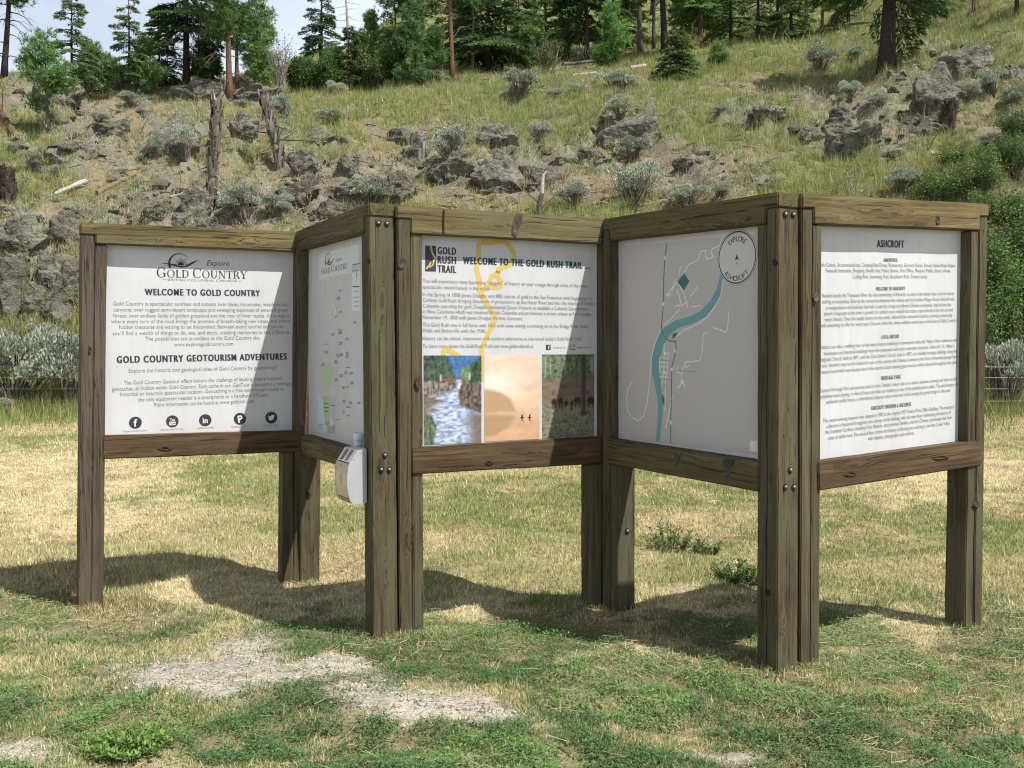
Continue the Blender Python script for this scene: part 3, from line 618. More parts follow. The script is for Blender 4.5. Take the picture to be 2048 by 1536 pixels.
for i, (x, y) in enumerate(((371, 1368), (598, 1360), (800, 1353), (1013, 1344), (1206, 1337))):
    p.disc(x, y, 37, INK, 1)
    c = p.sv(x, y); mm = p.m(x, y)
    if i == 0: p.glyph_at('f', c, 46*mm, 0, WH, 2, .03)
    elif i == 1:
        p.glyph_at('You', c+(0, 12*mm), 17*mm, 0, WH, 2, .02, .8); p.poly([c+np.array(q)*mm for q in ((-18, -2), (18, -2), (18, -23), (-18, -23))], WH, 2, True); p.glyph_at('Tube', c+(0, -12*mm), 13*mm, 0, INK, 3, .02, .8)
    elif i == 2: p.glyph_at('in', c, 34*mm, 0, WH, 2, .04)
    elif i == 3: p.glyph_at('P', c+(2*mm, 0), 44*mm, .12, WH, 2, .02)
    else: p.poly([c+np.array(q)*mm for q in ((-20, 14), (-12, 10), (-3, 6), (0, 15), (8, 18), (14, 14), (22, 15), (17, 9), (16, 0), (8, -12), (-4, -17), (-20, -13), (-10, -9), (-17, -4), (-13, -2), (-20, 4), (-15, 4))], WH, 2, True)
    p.done('icon')
# ---- panel two: the region map in shade
p = Print(1, 570, 380, 857/290)
p.poly([(200, 378), (441, 318), (441, 478), (198, 530)], (.66, .70, .68), 1)
hill_logo(p, 222, 368, 70, (.35, .05, .04), 80); p.text('Explore', 300, 338, 412, 26, (.45, .08, .06), shear=.3); serif(p, 'GOLD COUNTRY', 217, 370, 500, 32, (.03, .08, .10)); p.done('logo')
p.poly([(397, 445), (446, 434), (446, 716), (396, 716)], (.72, .73, .74), 1); p.line([(398, 443), (446, 433)], 5, (.4, .1, .12), 1.5)
for a in range(4):
    an = a*math.pi/2; c = p.sv(424, 502); mm = p.m(424, 502); r = 36*mm if a % 2 else 20*mm
    p.poly([c+np.array((math.cos(an), math.sin(an)))*r, c+np.array((math.cos(an+.8), math.sin(an+.8)))*6*mm, c+np.array((math.cos(an-.8), math.sin(an-.8)))*6*mm], (.08, .1, .14), 2, True)
p.line([(400, 572), (440, 570)], 6, INK, 2)
for yy in (600, 635, 662, 688): p.line([(408, yy), (438, yy-3)], 4, (.3, .3, .33), 2)
p.done('legend')
p.poly([(228, 540), (240, 560), (236, 660), (226, 600), (208, 590)], (.58, .63, .52), 1); p.done('map_area'); p.poly([(262, 690), (280, 680), (282, 760), (264, 770)], (.58, .64, .54), 1); p.done('map_area')
p.poly([(238, 1030), (262, 1020), (285, 1090), (262, 1165), (232, 1160), (228, 1080)], (.47, .60, .35), 1); p.done('map_area'); p.poly([(255, 540), (300, 690), (340, 830), (330, 832), (280, 690)], (.62, .66, .58), 1); p.done('map_area')
rr = random.Random(3)
p.line([(325, 600), (305, 720), (320, 830), (330, 900), (310, 990), (300, 1120)], 2.5, (.5, .55, .6), 1.5); p.done('map_river'); p.line([(330, 830), (355, 900), (370, 1000), (372, 1100), (365, 1165), (350, 1260), (340, 1330)], 2.5, (.5, .55, .6), 1.5); p.done('map_river'); p.line([(365, 880), (400, 905), (440, 915)], 2.5, (.55, .55, .6), 1.5); p.done('map_river')
for x, y, red in ((328, 595, 0), (318, 635, 1), (325, 722, 0), (303, 745, 0), (325, 825, 0), (326, 842, 1), (285, 850, 0), (368, 875, 0), (328, 903, 0), (247, 912, 0), (246, 955, 0), (367, 960, 0), (368, 980, 1), (315, 975, 0), (335, 970, 0), (300, 1008, 1), (303, 1022, 0), (372, 1050, 0), (358, 1075, 0), (332, 1092, 0), (393, 1078, 0), (303, 1120, 0), (397, 1138, 0), (347, 1165, 0), (373, 1165, 0), (388, 1255, 0), (375, 1278, 0), (348, 1310, 0), (352, 1245, 0), (412, 778, 0), (225, 1028, 0), (377, 1335, 0), (315, 1358, 0), (437, 1255, 0)):
    for q in range(rr.choice((1, 2, 2))): p.line([(x-rr.uniform(5, 13), y+q*9), (x+rr.uniform(5, 12), y+q*9-2)], rr.choice((4, 5, 6)), (.36, .14, .14) if red and q == 0 else (.22, .23, .28), 2)
p.done('lettering')
p.poly([(195, 1210), (297, 1222), (293, 1440), (192, 1420)], (.50, .66, .72), 1); p.poly([(225, 1214), (266, 1218), (264, 1400), (252, 1436), (240, 1370), (228, 1290)], (.38, .55, .30), 1.5)
p.poly([(266, 1218), (297, 1222), (295, 1380), (265, 1330)], (.55, .48, .62), 1.5); p.poly([(252, 1390), (264, 1400), (295, 1385), (293, 1440), (252, 1436)], (.45, .40, .28), 1.8); p.poly([(236, 1372), (262, 1366), (258, 1390), (240, 1388)], (.7, .32, .06), 2.2)
for y, a, b in ((1262, 232, 258), (1285, 230, 260), (1308, 234, 256), (1272, 270, 292)): p.line([(a, y), (b, y+2)], 5, (.1, .15, .12), 2.4)
for y in (1385, 1398, 1410): p.line([(198, y), (226, y+3)], 4, (.2, .3, .4), 2.4)
p.done('inset_map')
# ---- panel three
p = Print(2, 780, 400, 4.655); NAVY = (.045, .06, .095); GOLD = (.62, .45, .12); TEAL = (.02, .06, .085)
p.poly([(327, 424), (428, 426), (428, 666), (327, 664)], NAVY, 1)
p.line([(377, 426), (392, 490), (418, 540), (410, 565), (380, 580), (365, 610), (340, 635)], 17, GOLD, 1.5); p.line([(412, 560), (398, 605), (370, 625)], 12, GOLD, 1.6)
for tx, y in (('GOLD', 467), ('RUSH', 552), ('TRAIL', 637)): p.text(tx, 445, 612, y, 70, (.05, .055, .075), bold=.03)
p.done('logo')
p.line([(845, 392), (920, 402), (1000, 388), (1075, 390), (1110, 430), (1152, 490), (1155, 540), (1135, 590), (1080, 612), (1010, 640), (1000, 680), (945, 715), (920, 770), (935, 806), (990, 815), (1035, 795), (1030, 750), (1000, 715), (1005, 660)], 46, GOLD, 1)
p.line([(845, 392), (822, 420), (826, 500), (808, 570), (805, 640), (835, 760), (832, 850), (905, 815)], 46, GOLD, 1.1)
p.line([(840, 855), (880, 930), (930, 1010), (975, 1090), (965, 1150), (930, 1215), (905, 1270)], 46, GOLD, 1.2)
p.view(780, 640, 4.655); p.line([(965, 10), (915, 130), (862, 240), (850, 300), (850, 335)], 46, GOLD, 1.3); p.done('route_line'); p.line([(500, 330), (500, 285), (535, 275), (580, 300), (650, 340)], 44, GOLD, 1.2); p.done('route_line'); p.line([(863, 330), (863, 560)], 22, GOLD, 1.3)
p.done('route_line'); p.view(780, 400, 4.655)
p.text('WELCOME TO THE GOLD RUSH TRAIL ...', 680, 1855, 558, 64, TEAL, 3, bold=.028)
for tx, b, y in (('You will experience many fascinating “nuggets” of history on your voyage through some of the most', 1835, 748), ('spectacular natural beauty in the world.', 930, 804), ('In the Spring of 1858 James Douglas sent 800 ounces of gold to the San Francisco mint beginning the', 1880, 874), ('Cariboo Gold Rush bringing thousands of prospectors up the Fraser River and into the interior of British', 1897, 927),
        ('Columbia searching for gold. Douglas petitioned Queen Victoria to establish a Colonial Government', 1840, 981), ('in New Caledonia which was renamed British Columbia and proclaimed a crown colony at Fort Langley', 1873, 1033), ('November 19, 1858 with James Douglas the first Governor.', 1243, 1087), ('The Gold Rush was in full force until 1863 with some mining continuing on in the Bridge River Valley,', 1853, 1158)):
    p.text(tx, 305, b, y, 37, GREYT, 3)
p.view(780, 640, 4.655)
for tx, b, y in (('Wells and Barkerville until the 1930s.', 897, 95), ('History can be relived, interwoven with modern adventures as you travel today’s Gold Rush Trail.', 1783, 167), ('To learn more about the Gold Rush Trail visit www.goldrushtrail.ca', 1332, 240)): p.text(tx, 305, b, y, 37, GREYT, 3)
p.text('GoldRushTrail', 1518, 1632, 255, 17, GREYT, 3); p.text('@goldrushtrail', 1742, 1866, 254, 17, GREYT, 3)
p.done('lettering')
p.poly([(1452, 230), (1495, 230), (1495, 278), (1452, 278)], INK, 1); c = p.sv(1478, 254); p.glyph_at('f', c, 34*p.m(1478, 254), 0, WH, 2, .03); p.done('icon')
p.poly([(1680, 230), (1722, 230), (1722, 278), (1680, 278)], INK, 1); p.poly([(1685, 236), (1717, 236), (1717, 272), (1685, 272)], WH, 1.5); p.disc(1701, 254, 12, INK, 2, 8); p.disc(1713, 241, 3, INK, 2); p.done('icon')
def pinside(x, y, poly):
    r = np.zeros(x.shape, bool); n = len(poly)
    for i in range(n):
        (xa, ya), (xb, yb) = poly[i], poly[(i+1) % n]
        r ^= ((ya > y) != (yb > y)) & (x < (xb-xa)*(y-ya)/(yb-ya+1e-9)+xa)
    return r
def S(r, g, b): a = np.array([r, g, b])/255.; return np.where(a < .04, a/12.92, ((a+.055)/1.055)**2.4)
def picture(quad, paint, blur=7, nx=120, ny=180):
    gx, gy = np.meshgrid(np.linspace(0, 1, nx), np.linspace(0, 1, ny)); q = np.array([p.sv(*c) for c in quad])
    w = ((1-gx)*(1-gy))[..., None]*q[0]+(gx*(1-gy))[..., None]*q[1]+(gx*gy)[..., None]*q[2]+((1-gx)*gy)[..., None]*q[3]
    vx = quad[0][0]+gx*(quad[1][0]-quad[0][0]); vy = quad[0][1]+gy*(quad[3][1]-quad[0][1])
    im = 0; jr = np.random.default_rng(2)
    for k in range(14): im = im+paint(vx+jr.normal(0, blur, vx.shape)*.5+math.cos(k*2.4)*blur*math.sqrt(k/14), vy+jr.normal(0, blur, vx.shape)*.5+math.sin(k*2.4)*blur*math.sqrt(k/14))
    lum = (.78+.44*fbm(vx/18, vy/18, 201, 4))*(.93+.14*rng.uniform(0, 1, vx.shape)) if blur < 10 else .97+.06*fbm(vx/40, vy/40, 202, 3)
    col = (im/14.*lum[..., None]*.93+.012).reshape(-1, 3); i = np.arange(ny-1)[:, None]*nx; j = np.arange(nx-1)[None]
    qd = np.stack([i+nx+j, i+nx+j+1, i+j+1, i+j], -1).reshape(-1, 4)
    F = p.F; p2 = w.reshape(-1, 2); p.mb.add(F.o-BI+p2[:, :1]*F.u+p2[:, 1:2]*F.v+F.n*(DS+.0018), None, qd, col)
def river(x, y):
    n = fbm(x/9, y/26, 71, 4); n2 = fbm(x/40, y/11, 72, 4); n3 = fbm(x/6, y/18, 73, 3)
    kk_ = sstep(.35, .65, n2)[..., None]; c = S(120, 140, 172)*(1-kk_)+S(205, 216, 232)*kk_
    def lay(poly, a, b, k, cc=c):
        m = pinside(x+(n-.5)*40, y+(n3-.5)*30, poly)[..., None]; return np.where(m, S(*a)*(1-k[..., None])+S(*b)*k[..., None], cc)
    K = np.clip((n-.3)*2.5, 0, 1)
    ed = (sstep(560, 400, x+(n2-.5)*220+np.abs(y-760)*.9)+sstep(650, 800, x+(n2-.5)*160-(y-880)*.12)*sstep(840, 920, y)).clip(0, 1)[..., None]*sstep(640, 700, y)[..., None]; c = c*(1-ed)+ed*S(118, 106, 96)*(.65+.8*n2[..., None])
    c = lay([(480, 300), (860, 300), (860, 560), (600, 560)], (52, 95, 150), (90, 130, 175), K, c)
    c = lay([(660, 470), (760, 400), (860, 360), (860, 660), (660, 620)], (60, 95, 60), (140, 160, 118), K, c)
    c = lay([(300, 300), (500, 300), (560, 420), (615, 560), (610, 620), (300, 640)], (25, 45, 40), (92, 112, 92), K, c)
    c = lay([(740, 420), (860, 330), (860, 640), (730, 640)], (22, 40, 30), (75, 105, 70), K, c)
    c = lay([(300, 570), (400, 570), (470, 590), (620, 570), (620, 640), (470, 690), (300, 715)], (60, 52, 50), (175, 160, 150), K, c)
    c = lay([(630, 690), (660, 590), (760, 600), (860, 560), (860, 890), (740, 840), (650, 800)], (38, 34, 32), (135, 118, 105), K, c)
    c = lay([(300, 860), (380, 880), (430, 1000), (400, 1170), (300, 1170)], (30, 55, 35), (120, 140, 110), K, c)
    br = (np.abs(y-(560-(x-465)*.04)) < 7) & (x > 462) & (x < 735); c = np.where(br[..., None], S(160, 85, 80), c)
    tw = ((np.abs(x-468) < 5) & (y > 510) & (y < 570)) | ((np.abs(x-737) < 5) & (y > 495) & (y < 560)); c = np.where(tw[..., None], S(220, 220, 220), c)
    return c
def mist(x, y):
    n = fbm(x/160, y/90, 81, 4); f = np.clip((y-330)/800, 0, 1)[..., None]
    c = S(229, 202, 180)*(1-f)+S(207, 163, 126)*f; g = np.exp(-((x-1000)/260)**2-((y-600)/150)**2)[..., None]*.9
    c = c*(1-g)+S(240, 226, 210)*g; c = c*(.8+.4*n[..., None])
    h = pinside(x, y+(fbm(x/14, y/900, 82, 3)-.5)*30, [(870, 640), (950, 650), (1080, 700), (1130, 750), (1170, 855), (870, 870)])[..., None]; c = np.where(h, S(184, 153, 114), c)
    r = pinside(x+(fbm(x/60, y/8, 83, 3)-.5)*40, y, [(870, 880), (1150, 900), (1100, 1010), (980, 1080), (870, 1090)])[..., None]; c = np.where(r, S(178, 146, 110), c)
    w = ((y > 900) & (fbm(x/140, y/9, 84, 3) > .6))[..., None]; return np.where(w, c*.93, c)
def ranch(x, y):
    n = fbm(x/12, y/12, 91, 4); n2 = fbm(x/60, y/30, 92, 4); K = np.clip((n-.3)*2.5, 0, 1)[..., None]
    c = np.where((y < 540)[..., None], S(45, 58, 34)*(1-K)+S(120, 140, 90)*K, S(120, 105, 88)*(.65+.7*n2[..., None]))
    c = np.where((y > 800)[..., None], S(88, 88, 66)*(1-K)+S(150, 146, 122)*K, c)
    tr = (fbm(x/5, y/400, 93, 2) > .66) & (y < 545-(x-1415)*.1) & (y > 345); c = np.where(tr[..., None], S(165, 168, 172), c)
    t2 = (fbm(x/9, y/600, 95, 2) > .72) & (y < 640) & (x > 1560); c = np.where(t2[..., None], S(90, 80, 75), c)
    for cx, cy, w, h, cc in ((1525, 765, 26, 38, (30, 25, 25)), (1516, 810, 7, 32, (30, 25, 25)), (1537, 808, 7, 32, (30, 25, 25)), (1585, 752, 28, 32, (62, 38, 36)), (1572, 795, 7, 32, (50, 32, 30)), (1598, 795, 7, 32, (50, 32, 30)), (1637, 775, 20, 26, (33, 27, 26)), (1630, 805, 5, 20, (33, 27, 26)), (1690, 780, 17, 32, (72, 42, 36)), (1688, 830, 8, 28, (60, 36, 32)), (1742, 750, 40, 34, (75, 42, 38)), (1722, 795, 7, 28, (60, 36, 32)), (1764, 790, 7, 28, (60, 36, 32)), (1870, 755, 42, 36, (52, 34, 30)), (1850, 800, 8, 30, (45, 30, 28)), (1890, 800, 8, 30, (45, 30, 28)), (1515, 680, 8, 24, (80, 48, 52)), (1842, 680, 8, 24, (80, 48, 52))):
        m = ((x-cx)/w)**2+((y-cy)/h)**2 < .8+.9*(n-.5); c = np.where(m[..., None], S(*cc), c)
    t = (np.abs(x-1800) < 20+ (y > 860)*8) & (y < 900); c = np.where(t[..., None], S(72, 66, 66)*(.6+.8*fbm(x/5, y/40, 94, 2)[..., None]), c)
    return c
picture([(312, 330), (850, 331), (850, 1139), (314, 1164)], river); p.done('picture')
picture([(877, 323), (1390, 323), (1390, 1106), (877, 1132)], mist, 15)
for bx in (1228, 1298):
    p.poly([(bx-22, 905), (bx+24, 905), (bx+16, 912), (bx-14, 912)], S(60, 42, 32), 4.6); p.poly([(bx-8, 906), (bx-4, 880), (bx+5, 880), (bx+9, 906)], S(50, 35, 28), 4.8); p.line([(bx-4, 902), (bx+20, 862)], 3, S(60, 42, 32), 5)
    p.poly([(bx-8, 914), (bx+8, 914), (bx+2, 938), (bx-4, 938)], S(95, 70, 52), 4.8); p.line([(bx, 916), (bx+18, 952)], 3, S(120, 90, 68), 5)
p.done('picture')
picture([(1416, 321), (1900, 320), (1898, 1086), (1416, 1103)], ranch); p.done('picture')
# ---- panel four: town map
p = Print(3, 1200, 380, 2.477); BG = (.50, .478, .468); W4 = (.80, .79, .78); RIV = (.17, .36, .39); RD = (.17, .17, .18)
p.poly([(100, 280), (800, 217), (800, 1316), (100, 1228)], BG, .3)
rv = [(608, 420, 22), (590, 500, 28), (560, 560, 34), (510, 615, 38), (450, 645, 38), (380, 665, 40), (330, 700, 46), (295, 760, 44), (277, 830, 40), (276, 900, 36), (287, 970, 30), (300, 1050, 24), (298, 1120, 22), (292, 1180, 20), (288, 1243, 20)]
lf, rt_ = [], []
for i, (x, y, w) in enumerate(rv):
    a = rv[max(0, i-1)]; b = rv[min(len(rv)-1, i+1)]; dx, dy = b[0]-a[0], b[1]-a[1]; l = math.hypot(dx, dy); lf.append((x-dy/l*w/2, y+dx/l*w/2)); rt_.append((x+dy/l*w/2, y-dx/l*w/2))
p.poly(lf+rt_[::-1], RIV, 1)
for pl in ([(332, 265), (322, 335), (316, 440), (315, 560), (308, 640), (305, 690), (320, 725), (345, 748), (375, 750), (378, 780), (368, 830), (356, 880), (355, 1000), (352, 1100), (350, 1250)],): p.line(pl, 6, RD, 1.6)
for pl in ([(608, 235), (590, 280), (558, 290), (548, 310), (565, 330), (535, 342), (522, 330), (525, 300), (500, 305), (490, 340), (470, 355), (440, 370), (400, 440), (365, 475), (330, 520)], [(385, 455), (410, 500), (432, 555), (410, 570), (375, 575)], [(380, 490), (395, 530), (400, 560)], [(487, 475), (460, 515), (448, 530)], [(432, 560), (435, 582)], [(455, 580), (495, 572)], [(330, 525), (350, 512), (345, 530)], [(395, 590), (350, 640), (315, 670)], [(612, 440), (598, 525), (575, 570), (530, 630), (480, 668), (420, 692), (375, 730)], [(640, 600), (632, 690), (622, 706), (590, 690), (560, 682)], [(535, 705), (512, 715), (508, 790), (495, 845), (455, 850), (425, 850)], [(300, 690), (270, 770), (255, 830), (248, 930), (235, 1050), (215, 1120), (190, 1142), (165, 1130), (140, 1100), (132, 1030), (140, 980), (160, 948)], [(430, 850), (410, 880), (405, 930), (400, 965), (385, 980)], [(410, 940), (422, 975)], [(385, 870), (380, 900), (405, 910)], [(340, 800), (335, 880), (325, 960)], [(318, 760), (318, 880), (308, 970)], [(296, 830), (295, 890)], [(358, 1030), (360, 1020), (350, 1060), (342, 1110), (330, 1160), (322, 1180)], [(326, 980), (322, 1090)], [(374, 440), (360, 500)], [(400, 375), (392, 420)], [(420, 880), (445, 868)]):
    p.line(pl, 5.5, W4, 1.3)
for y in (830, 852, 875, 900, 925): p.line([(294, y), (336, y+3)], 4, W4, 1.35)
for pl in ([(558, 612), (590, 640), (612, 690), (632, 755)], [(385, 820), (440, 826), (500, 845), (530, 890)], [(330, 1170), (380, 1205)], [(520, 245), (545, 280)]): p.line(pl, 2, (.40, .40, .40), 1.25)
p.poly([(418, 412), (443, 452), (416, 498), (384, 455)], (.05, .17, .16), 1.9); p.poly([(362, 712), (384, 704), (376, 728), (358, 738)], (.05, .17, .16), 1.9); p.poly([(308, 1010), (320, 1030), (320, 1072), (310, 1050)], (.05, .17, .16), 1.9)
for x, y in ((323, 335), (315, 565), (371, 797), (351, 1152)): p.disc(x, y, 10, W4, 2); p.disc(x, y, 7.5, (.35, .35, .36), 2.3, 5.5)
for x, y in ((324, 810), (322, 905), (357, 888), (408, 952)): p.disc(x, y, 9, W4, 2.1)
for x0, x1, y in ((375, 482, 895), (296, 348, 935), (290, 345, 842)): p.line([(x0, y), (x1, y+5)], 3, (.33, .32, .33), 2.2)
p.poly([(743, 1240), (778, 1245), (778, 1300), (743, 1292)], (.76, .75, .70), 1.4)
p.done('town_map')
c = p.sv(679, 334); mm = p.m(679, 334)
hx = abs(p.sv(760, 334)[0]-p.sv(598, 334)[0])/2
R0 = 137*mm
p.disc(c[0], c[1], R0, RD, 2, 0, 48, True); p.disc(c[0], c[1], R0-2.5*mm, W4, 2.2, 0, 48, True); p.disc(c[0], c[1], R0-6*mm, INK, 2.4, 0, 48, True); p.disc(c[0], c[1], R0-13*mm, (.60, .575, .56), 2.6, 0, 48, True)
p.poly([c+np.array(q)*mm for q in ((0, 18), (14, -16), (0, -8), (-14, -16))], INK, 3, True); p.glyph_at('N', c+(0, -30*mm), 14*mm, 0, INK, 3)
for word, a0, da, rad, flip in (('EXPLORE', 125, -11.7, 93, 0), ('ASHCROFT', 228, 12.0, 103, 1)):
    for i, ch in enumerate(word):
        a = math.radians(a0+da*i); p.glyph_at(ch, c+np.array((math.cos(a), math.sin(a)))*rad*mm, 27*mm, a-math.pi/2 if not flip else a+math.pi/2, INK, 3.2, .004)
p.done('compass_badge')
# ---- panel five
p = Print(4, 1500, 380, 4.096)
p.text('ASHCROFT', 1040, 1260, 437, 62, INK, bold=.02)
for tx, a, b, y in (('AMENITIES:', 1093, 1208, 571), ('WELCOME TO ASHCROFT', 1031, 1268, 807), ('LOCAL HISTORY', 1078, 1222, 1203)): p.text(tx, a, b, y, 30, GREYT, bold=.02)
for tx, a, b, y in (('Info Centre, Accommodations, Camping/Sani Dump, Restaurants, Grocery Stores, Service Station/Auto Repair,', 575, 1684, 610), ('Financial Institution, Shopping, Health Site, Police Station, Post Office, Museum, Public Library, Arena,', 620, 1642, 657), ('Curling Rink, Swimming Pool, Skateboard Park, Tennis Courts', 840, 1450, 708),
        ('Nestled beside the Thompson River lies the community of Ashcroft; an oasis in the desert that is rich in history', 590, 1672, 863), ('and big on hospitality. Born as the connection between the railway and the Cariboo Wagon Road, Ashcroft was', 590, 1672, 913), ('a transportation and business hub built in part by a large and vibrant Chinese community. Agriculture also', 620, 1647, 962), ('played a huge part in the town’s growth, for settlers soon realized that many crops thrived in the rich soil and', 606, 1660, 1010), ('warm climate. Once the supply centre for the north, Ashcroft has reinvented itself as a thriving community', 610, 1656, 1058), ('with something to offer for every taste. Discover Ashcroft, where wellness awaits you in the heart of Gold Country.', 575, 1690, 1108),
        ('Visitors can take a walking tour of the many historic buildings in downtown Ashcroft. Many of the residences and', 575, 1692, 1286), ('businesses are historical buildings from the nineteenth and early twentieth centuries. Ashcroft’s St. Alban’s', 606, 1668, 1336), ('Anglican Church, built in 1891, and the Zion United Church, built in 1892, are notable heritage buildings along the', 570, 1695, 1388)):
    p.text(tx, a, b, y, 33, GREYT)
p.view(1500, 680, 4.096)
for tx, a, b, y in (('tour. Another stop on the historical tour is the century-old Chinese Cemetery that local community groups have', 585, 1697, 208), ('restored and which now boasts two of the several dozen stunning glass mosaics which abound throughout the town.', 575, 1700, 260), ('Explore Heritage Park and journey back in time. Unfold a lawn chair on a warm, summer evening and listen to the', 575, 1695, 412), ('symphony music playing, or dine al fresco and take up residence at one of the plentiful picnic tables. The park features an', 570, 1700, 462), ('authentic soddy house, a refurbished caboose and a mine haul truck among the great things to discover.', 623, 1645, 505),
        ('This award-winning museum was opened in 1982 in the original 1917 Federal Post Office Building. The museum’s', 597, 1676, 660), ('collection is featured throughout two storeys of the building, with the main floor showcasing the history of', 625, 1646, 705), ('the Southern Cariboo, including First Nations, early pioneer families, and the Chinese community that later', 615, 1655, 752), ('came to settle here. The second floor shows the history of farming and ranching in the Hat Creek Valley', 637, 1636, 800), ('with displays, photographs and artifacts.', 966, 1345, 805)):
    p.text(tx, a, b, y, 33, GREYT)
for tx, a, b, y in (('HERITAGE PARK', 1075, 1233, 311), ('ASHCROFT MUSEUM & ARCHIVES', 990, 1318, 557)): p.text(tx, a, b, y, 32, GREYT, bold=.02)
p.done('lettering')

# ---- bolts in counterbored holes, on real faces
def bolt(c, nrm, r, head, parent):
    nrm = np.asarray(nrm, float)/np.linalg.norm(nrm); a = np.cross(nrm, (0, 0, 1)); a /= np.linalg.norm(a); b = np.cross(a, nrm)
    mb = MB(); th = np.linspace(0, 2*np.pi, 16, endpoint=False); e = np.cos(th)[:, None]*a+np.sin(th)[:, None]*b
    c = np.asarray(c)-BI
    mb.add(np.r_[[c+nrm*.002], c+nrm*.002+e*r, c-nrm*.004+e*r*1.08], [[0, 1+(i+1) % 16, 1+i] for i in range(16)], [[1+i, 1+(i+1) % 16, 17+(i+1) % 16, 17+i] for i in range(16)])
    hole = mb.build('bolt_hole', M_DARK, parent)
    if head:
        mb = MB(); rings = [(.6, .003), (.56, .006), (.36, .0085), (.0, .0095)]
        v = np.concatenate([c+nrm*h+e*r*k for k, h in rings]); mb.add(v, None, [[j*16+i, j*16+(i+1) % 16, (j+1)*16+(i+1) % 16, (j+1)*16+i] for j in range(3) for i in range(16)])
        mb.build('bolt', M_BOLT, board, True)
def on_plane(px, py, o, n): r = ray(px, py); e = np.array([0, 0, EYE]); return e+r*(np.dot(o-e, n)/np.dot(r, n))
for k, pts in ((1, ((757, 446), (774, 447), (770, 910), (763, 939), (779, 939))), (3, ((1571, 428), (1587, 429), (1581, 940), (1571, 974), (1588, 974)))):
    F = FR[k]
    for x, y in pts:
        s_, v_ = sv(F, *EDGE[F.r][0]); sb, vb = sv(F, *EDGE[F.r][1]); c = on_plane(x, y, F.o+F.u*s_, F.u); q = c-F.o; vq = np.dot(q, F.v)
        off = (s_+(sb-s_)*(vq-v_)/(vb-v_)); c = on_plane(x, y, F.o+F.u*(off+.0035), F.u)
        bolt(c, F.u, .0145, True, board)
for k, x, y, d in ((1, 737, 521, 0), (3, 1550, 524, 0), (3, 1535, 1185, 0)):
    F = FR[k]; bolt(on_plane(x, y, F.o+F.n*.003, F.n), F.n, .016, False, board)
for k, x, y in ((1, 617, 990), (3, 1255, 1062)):
    F = FR[k]; st, vt = sv(F, *EDGE[F.l][0]); sb, vb = sv(F, *EDGE[F.l][1]); c = on_plane(x, y, F.o+F.u*(st+.144), F.u); vq = np.dot(c-F.o, F.v)
    bolt(on_plane(x, y, F.o+F.u*(st+(sb-st)*(vq-vt)/(vb-vt)+.144+.004), F.u), F.u, .017, x > 1000, board)

# ---- cigarette bin fixed to the post, paper cup on the rail
F = FR[1]; sR, vB = sv(F, 735, 1006, .004); _, vT = sv(F, 732, 897, .004)
bin_o = P3(F, sR-.11, vB, .006)
bin_ = empty('cigarette_bin', bin_o, 'small stainless steel wall ashtray with curved front fixed to the wooden post', 'ashtray')
Hb = vT-vB; Wb = .215
prof = [(.0, 0), (.085, .0), (.104, .035), (.112, .10), (.112, .16), (.104, .215), (.098, .225), (.05, Hb-.004), (.0, Hb)]
def bp(s, d, z): return F.u*s+F.n*d+F.v*z
mb = MB(); n = len(prof)
for sd in (0, 1):
    s0 = Wb/2 if sd else -Wb/2; th_ = -.003 if sd else .003
    v = [bp(s0, d, z) for d, z in prof]+[bp(s0+th_, d, z) for d, z in prof]; tr = tessellate_polygon([[Vector((d, z, 0)) for d, z in prof]])
    mb.add(v, [t for t in tr]+[(a+n, b+n, c+n) for a, b, c in tr], [[i, (i+1) % n, n+(i+1) % n, n+i] for i in range(n)])
mb.build('side_plate', M_STEELW, bin_)
def strip(rows, s0, s1, name, mat, par, inset=0):
    mb = MB(); v = []
    for d, z in rows: v += [bp(s0, d-inset, z), bp(s1, d-inset, z)]
    mb.add(v, None, [[2*i, 2*i+1, 2*i+3, 2*i+2] for i in range(len(rows)-1)]); return mb.build(name, mat, par, False)
i0, i1 = -Wb/2+.0035, Wb/2-.0035
door = strip([(.101, .03), (.1105, .10), (.1105, .16), (.102, .222)], i0, i1-.004, 'front_door', M_STEEL, bin_)
strip([(.0, 0), (.085, 0), (.102, .027)], i0, i1, 'bottom_tray', M_STEEL, bin_, .001)
strip([(.0965, .226), (.05, Hb-.006), (.0, Hb-.002)], i0, i1, 'top_plate', M_STEEL, bin_)
strip([(.0, 0), (.0, Hb)], i0, i1, 'back_plate', M_STEEL, bin_, -.001)
for x in (-.062, -.037, .02, .045):
    mb = MB(); a, b = np.array((.0925, .2315)), np.array((.054, Hb-.009)); nn = np.array((b[1]-a[1], -(b[0]-a[0]))); nn = nn/np.linalg.norm(nn)*.0016
    if nn[0] < 0: nn = -nn
    mb.add([bp(x-.006, *(a+nn)), bp(x+.003, *(a+nn)), bp(x+.009, *(b+nn)), bp(x, *(b+nn))], None, [[0, 1, 2, 3]]); mb.build('slot', M_DARK, bin_)
mb = MB(); th = np.linspace(0, 2*np.pi, 20, endpoint=False); cz = .128; e = np.array([bp(.021*np.cos(a)-.005, .1125, cz+.030*np.sin(a)) for a in th]); e2 = np.array([bp(.024*np.cos(a)-.005, .1108, cz+.034*np.sin(a)) for a in th])
mb.add(np.r_[[bp(-.005, .1115, cz)], e, e2], [[0, 1+i, 1+(i+1) % 20] for i in range(20)], [[1+i, 21+i, 21+(i+1) % 20, 1+(i+1) % 20] for i in range(20)]); mb.build('emblem', M_STEELW, door)
mb = MB(); e = np.array([bp(.006*np.cos(a)-.005, .110, .205+.007*np.sin(a)) for a in th]); mb.add(np.r_[[bp(-.005, .1125, .205)], e], [[0, 1+i, 1+(i+1) % 20] for i in range(20)]); mb.build('lock', M_BOLT, door)
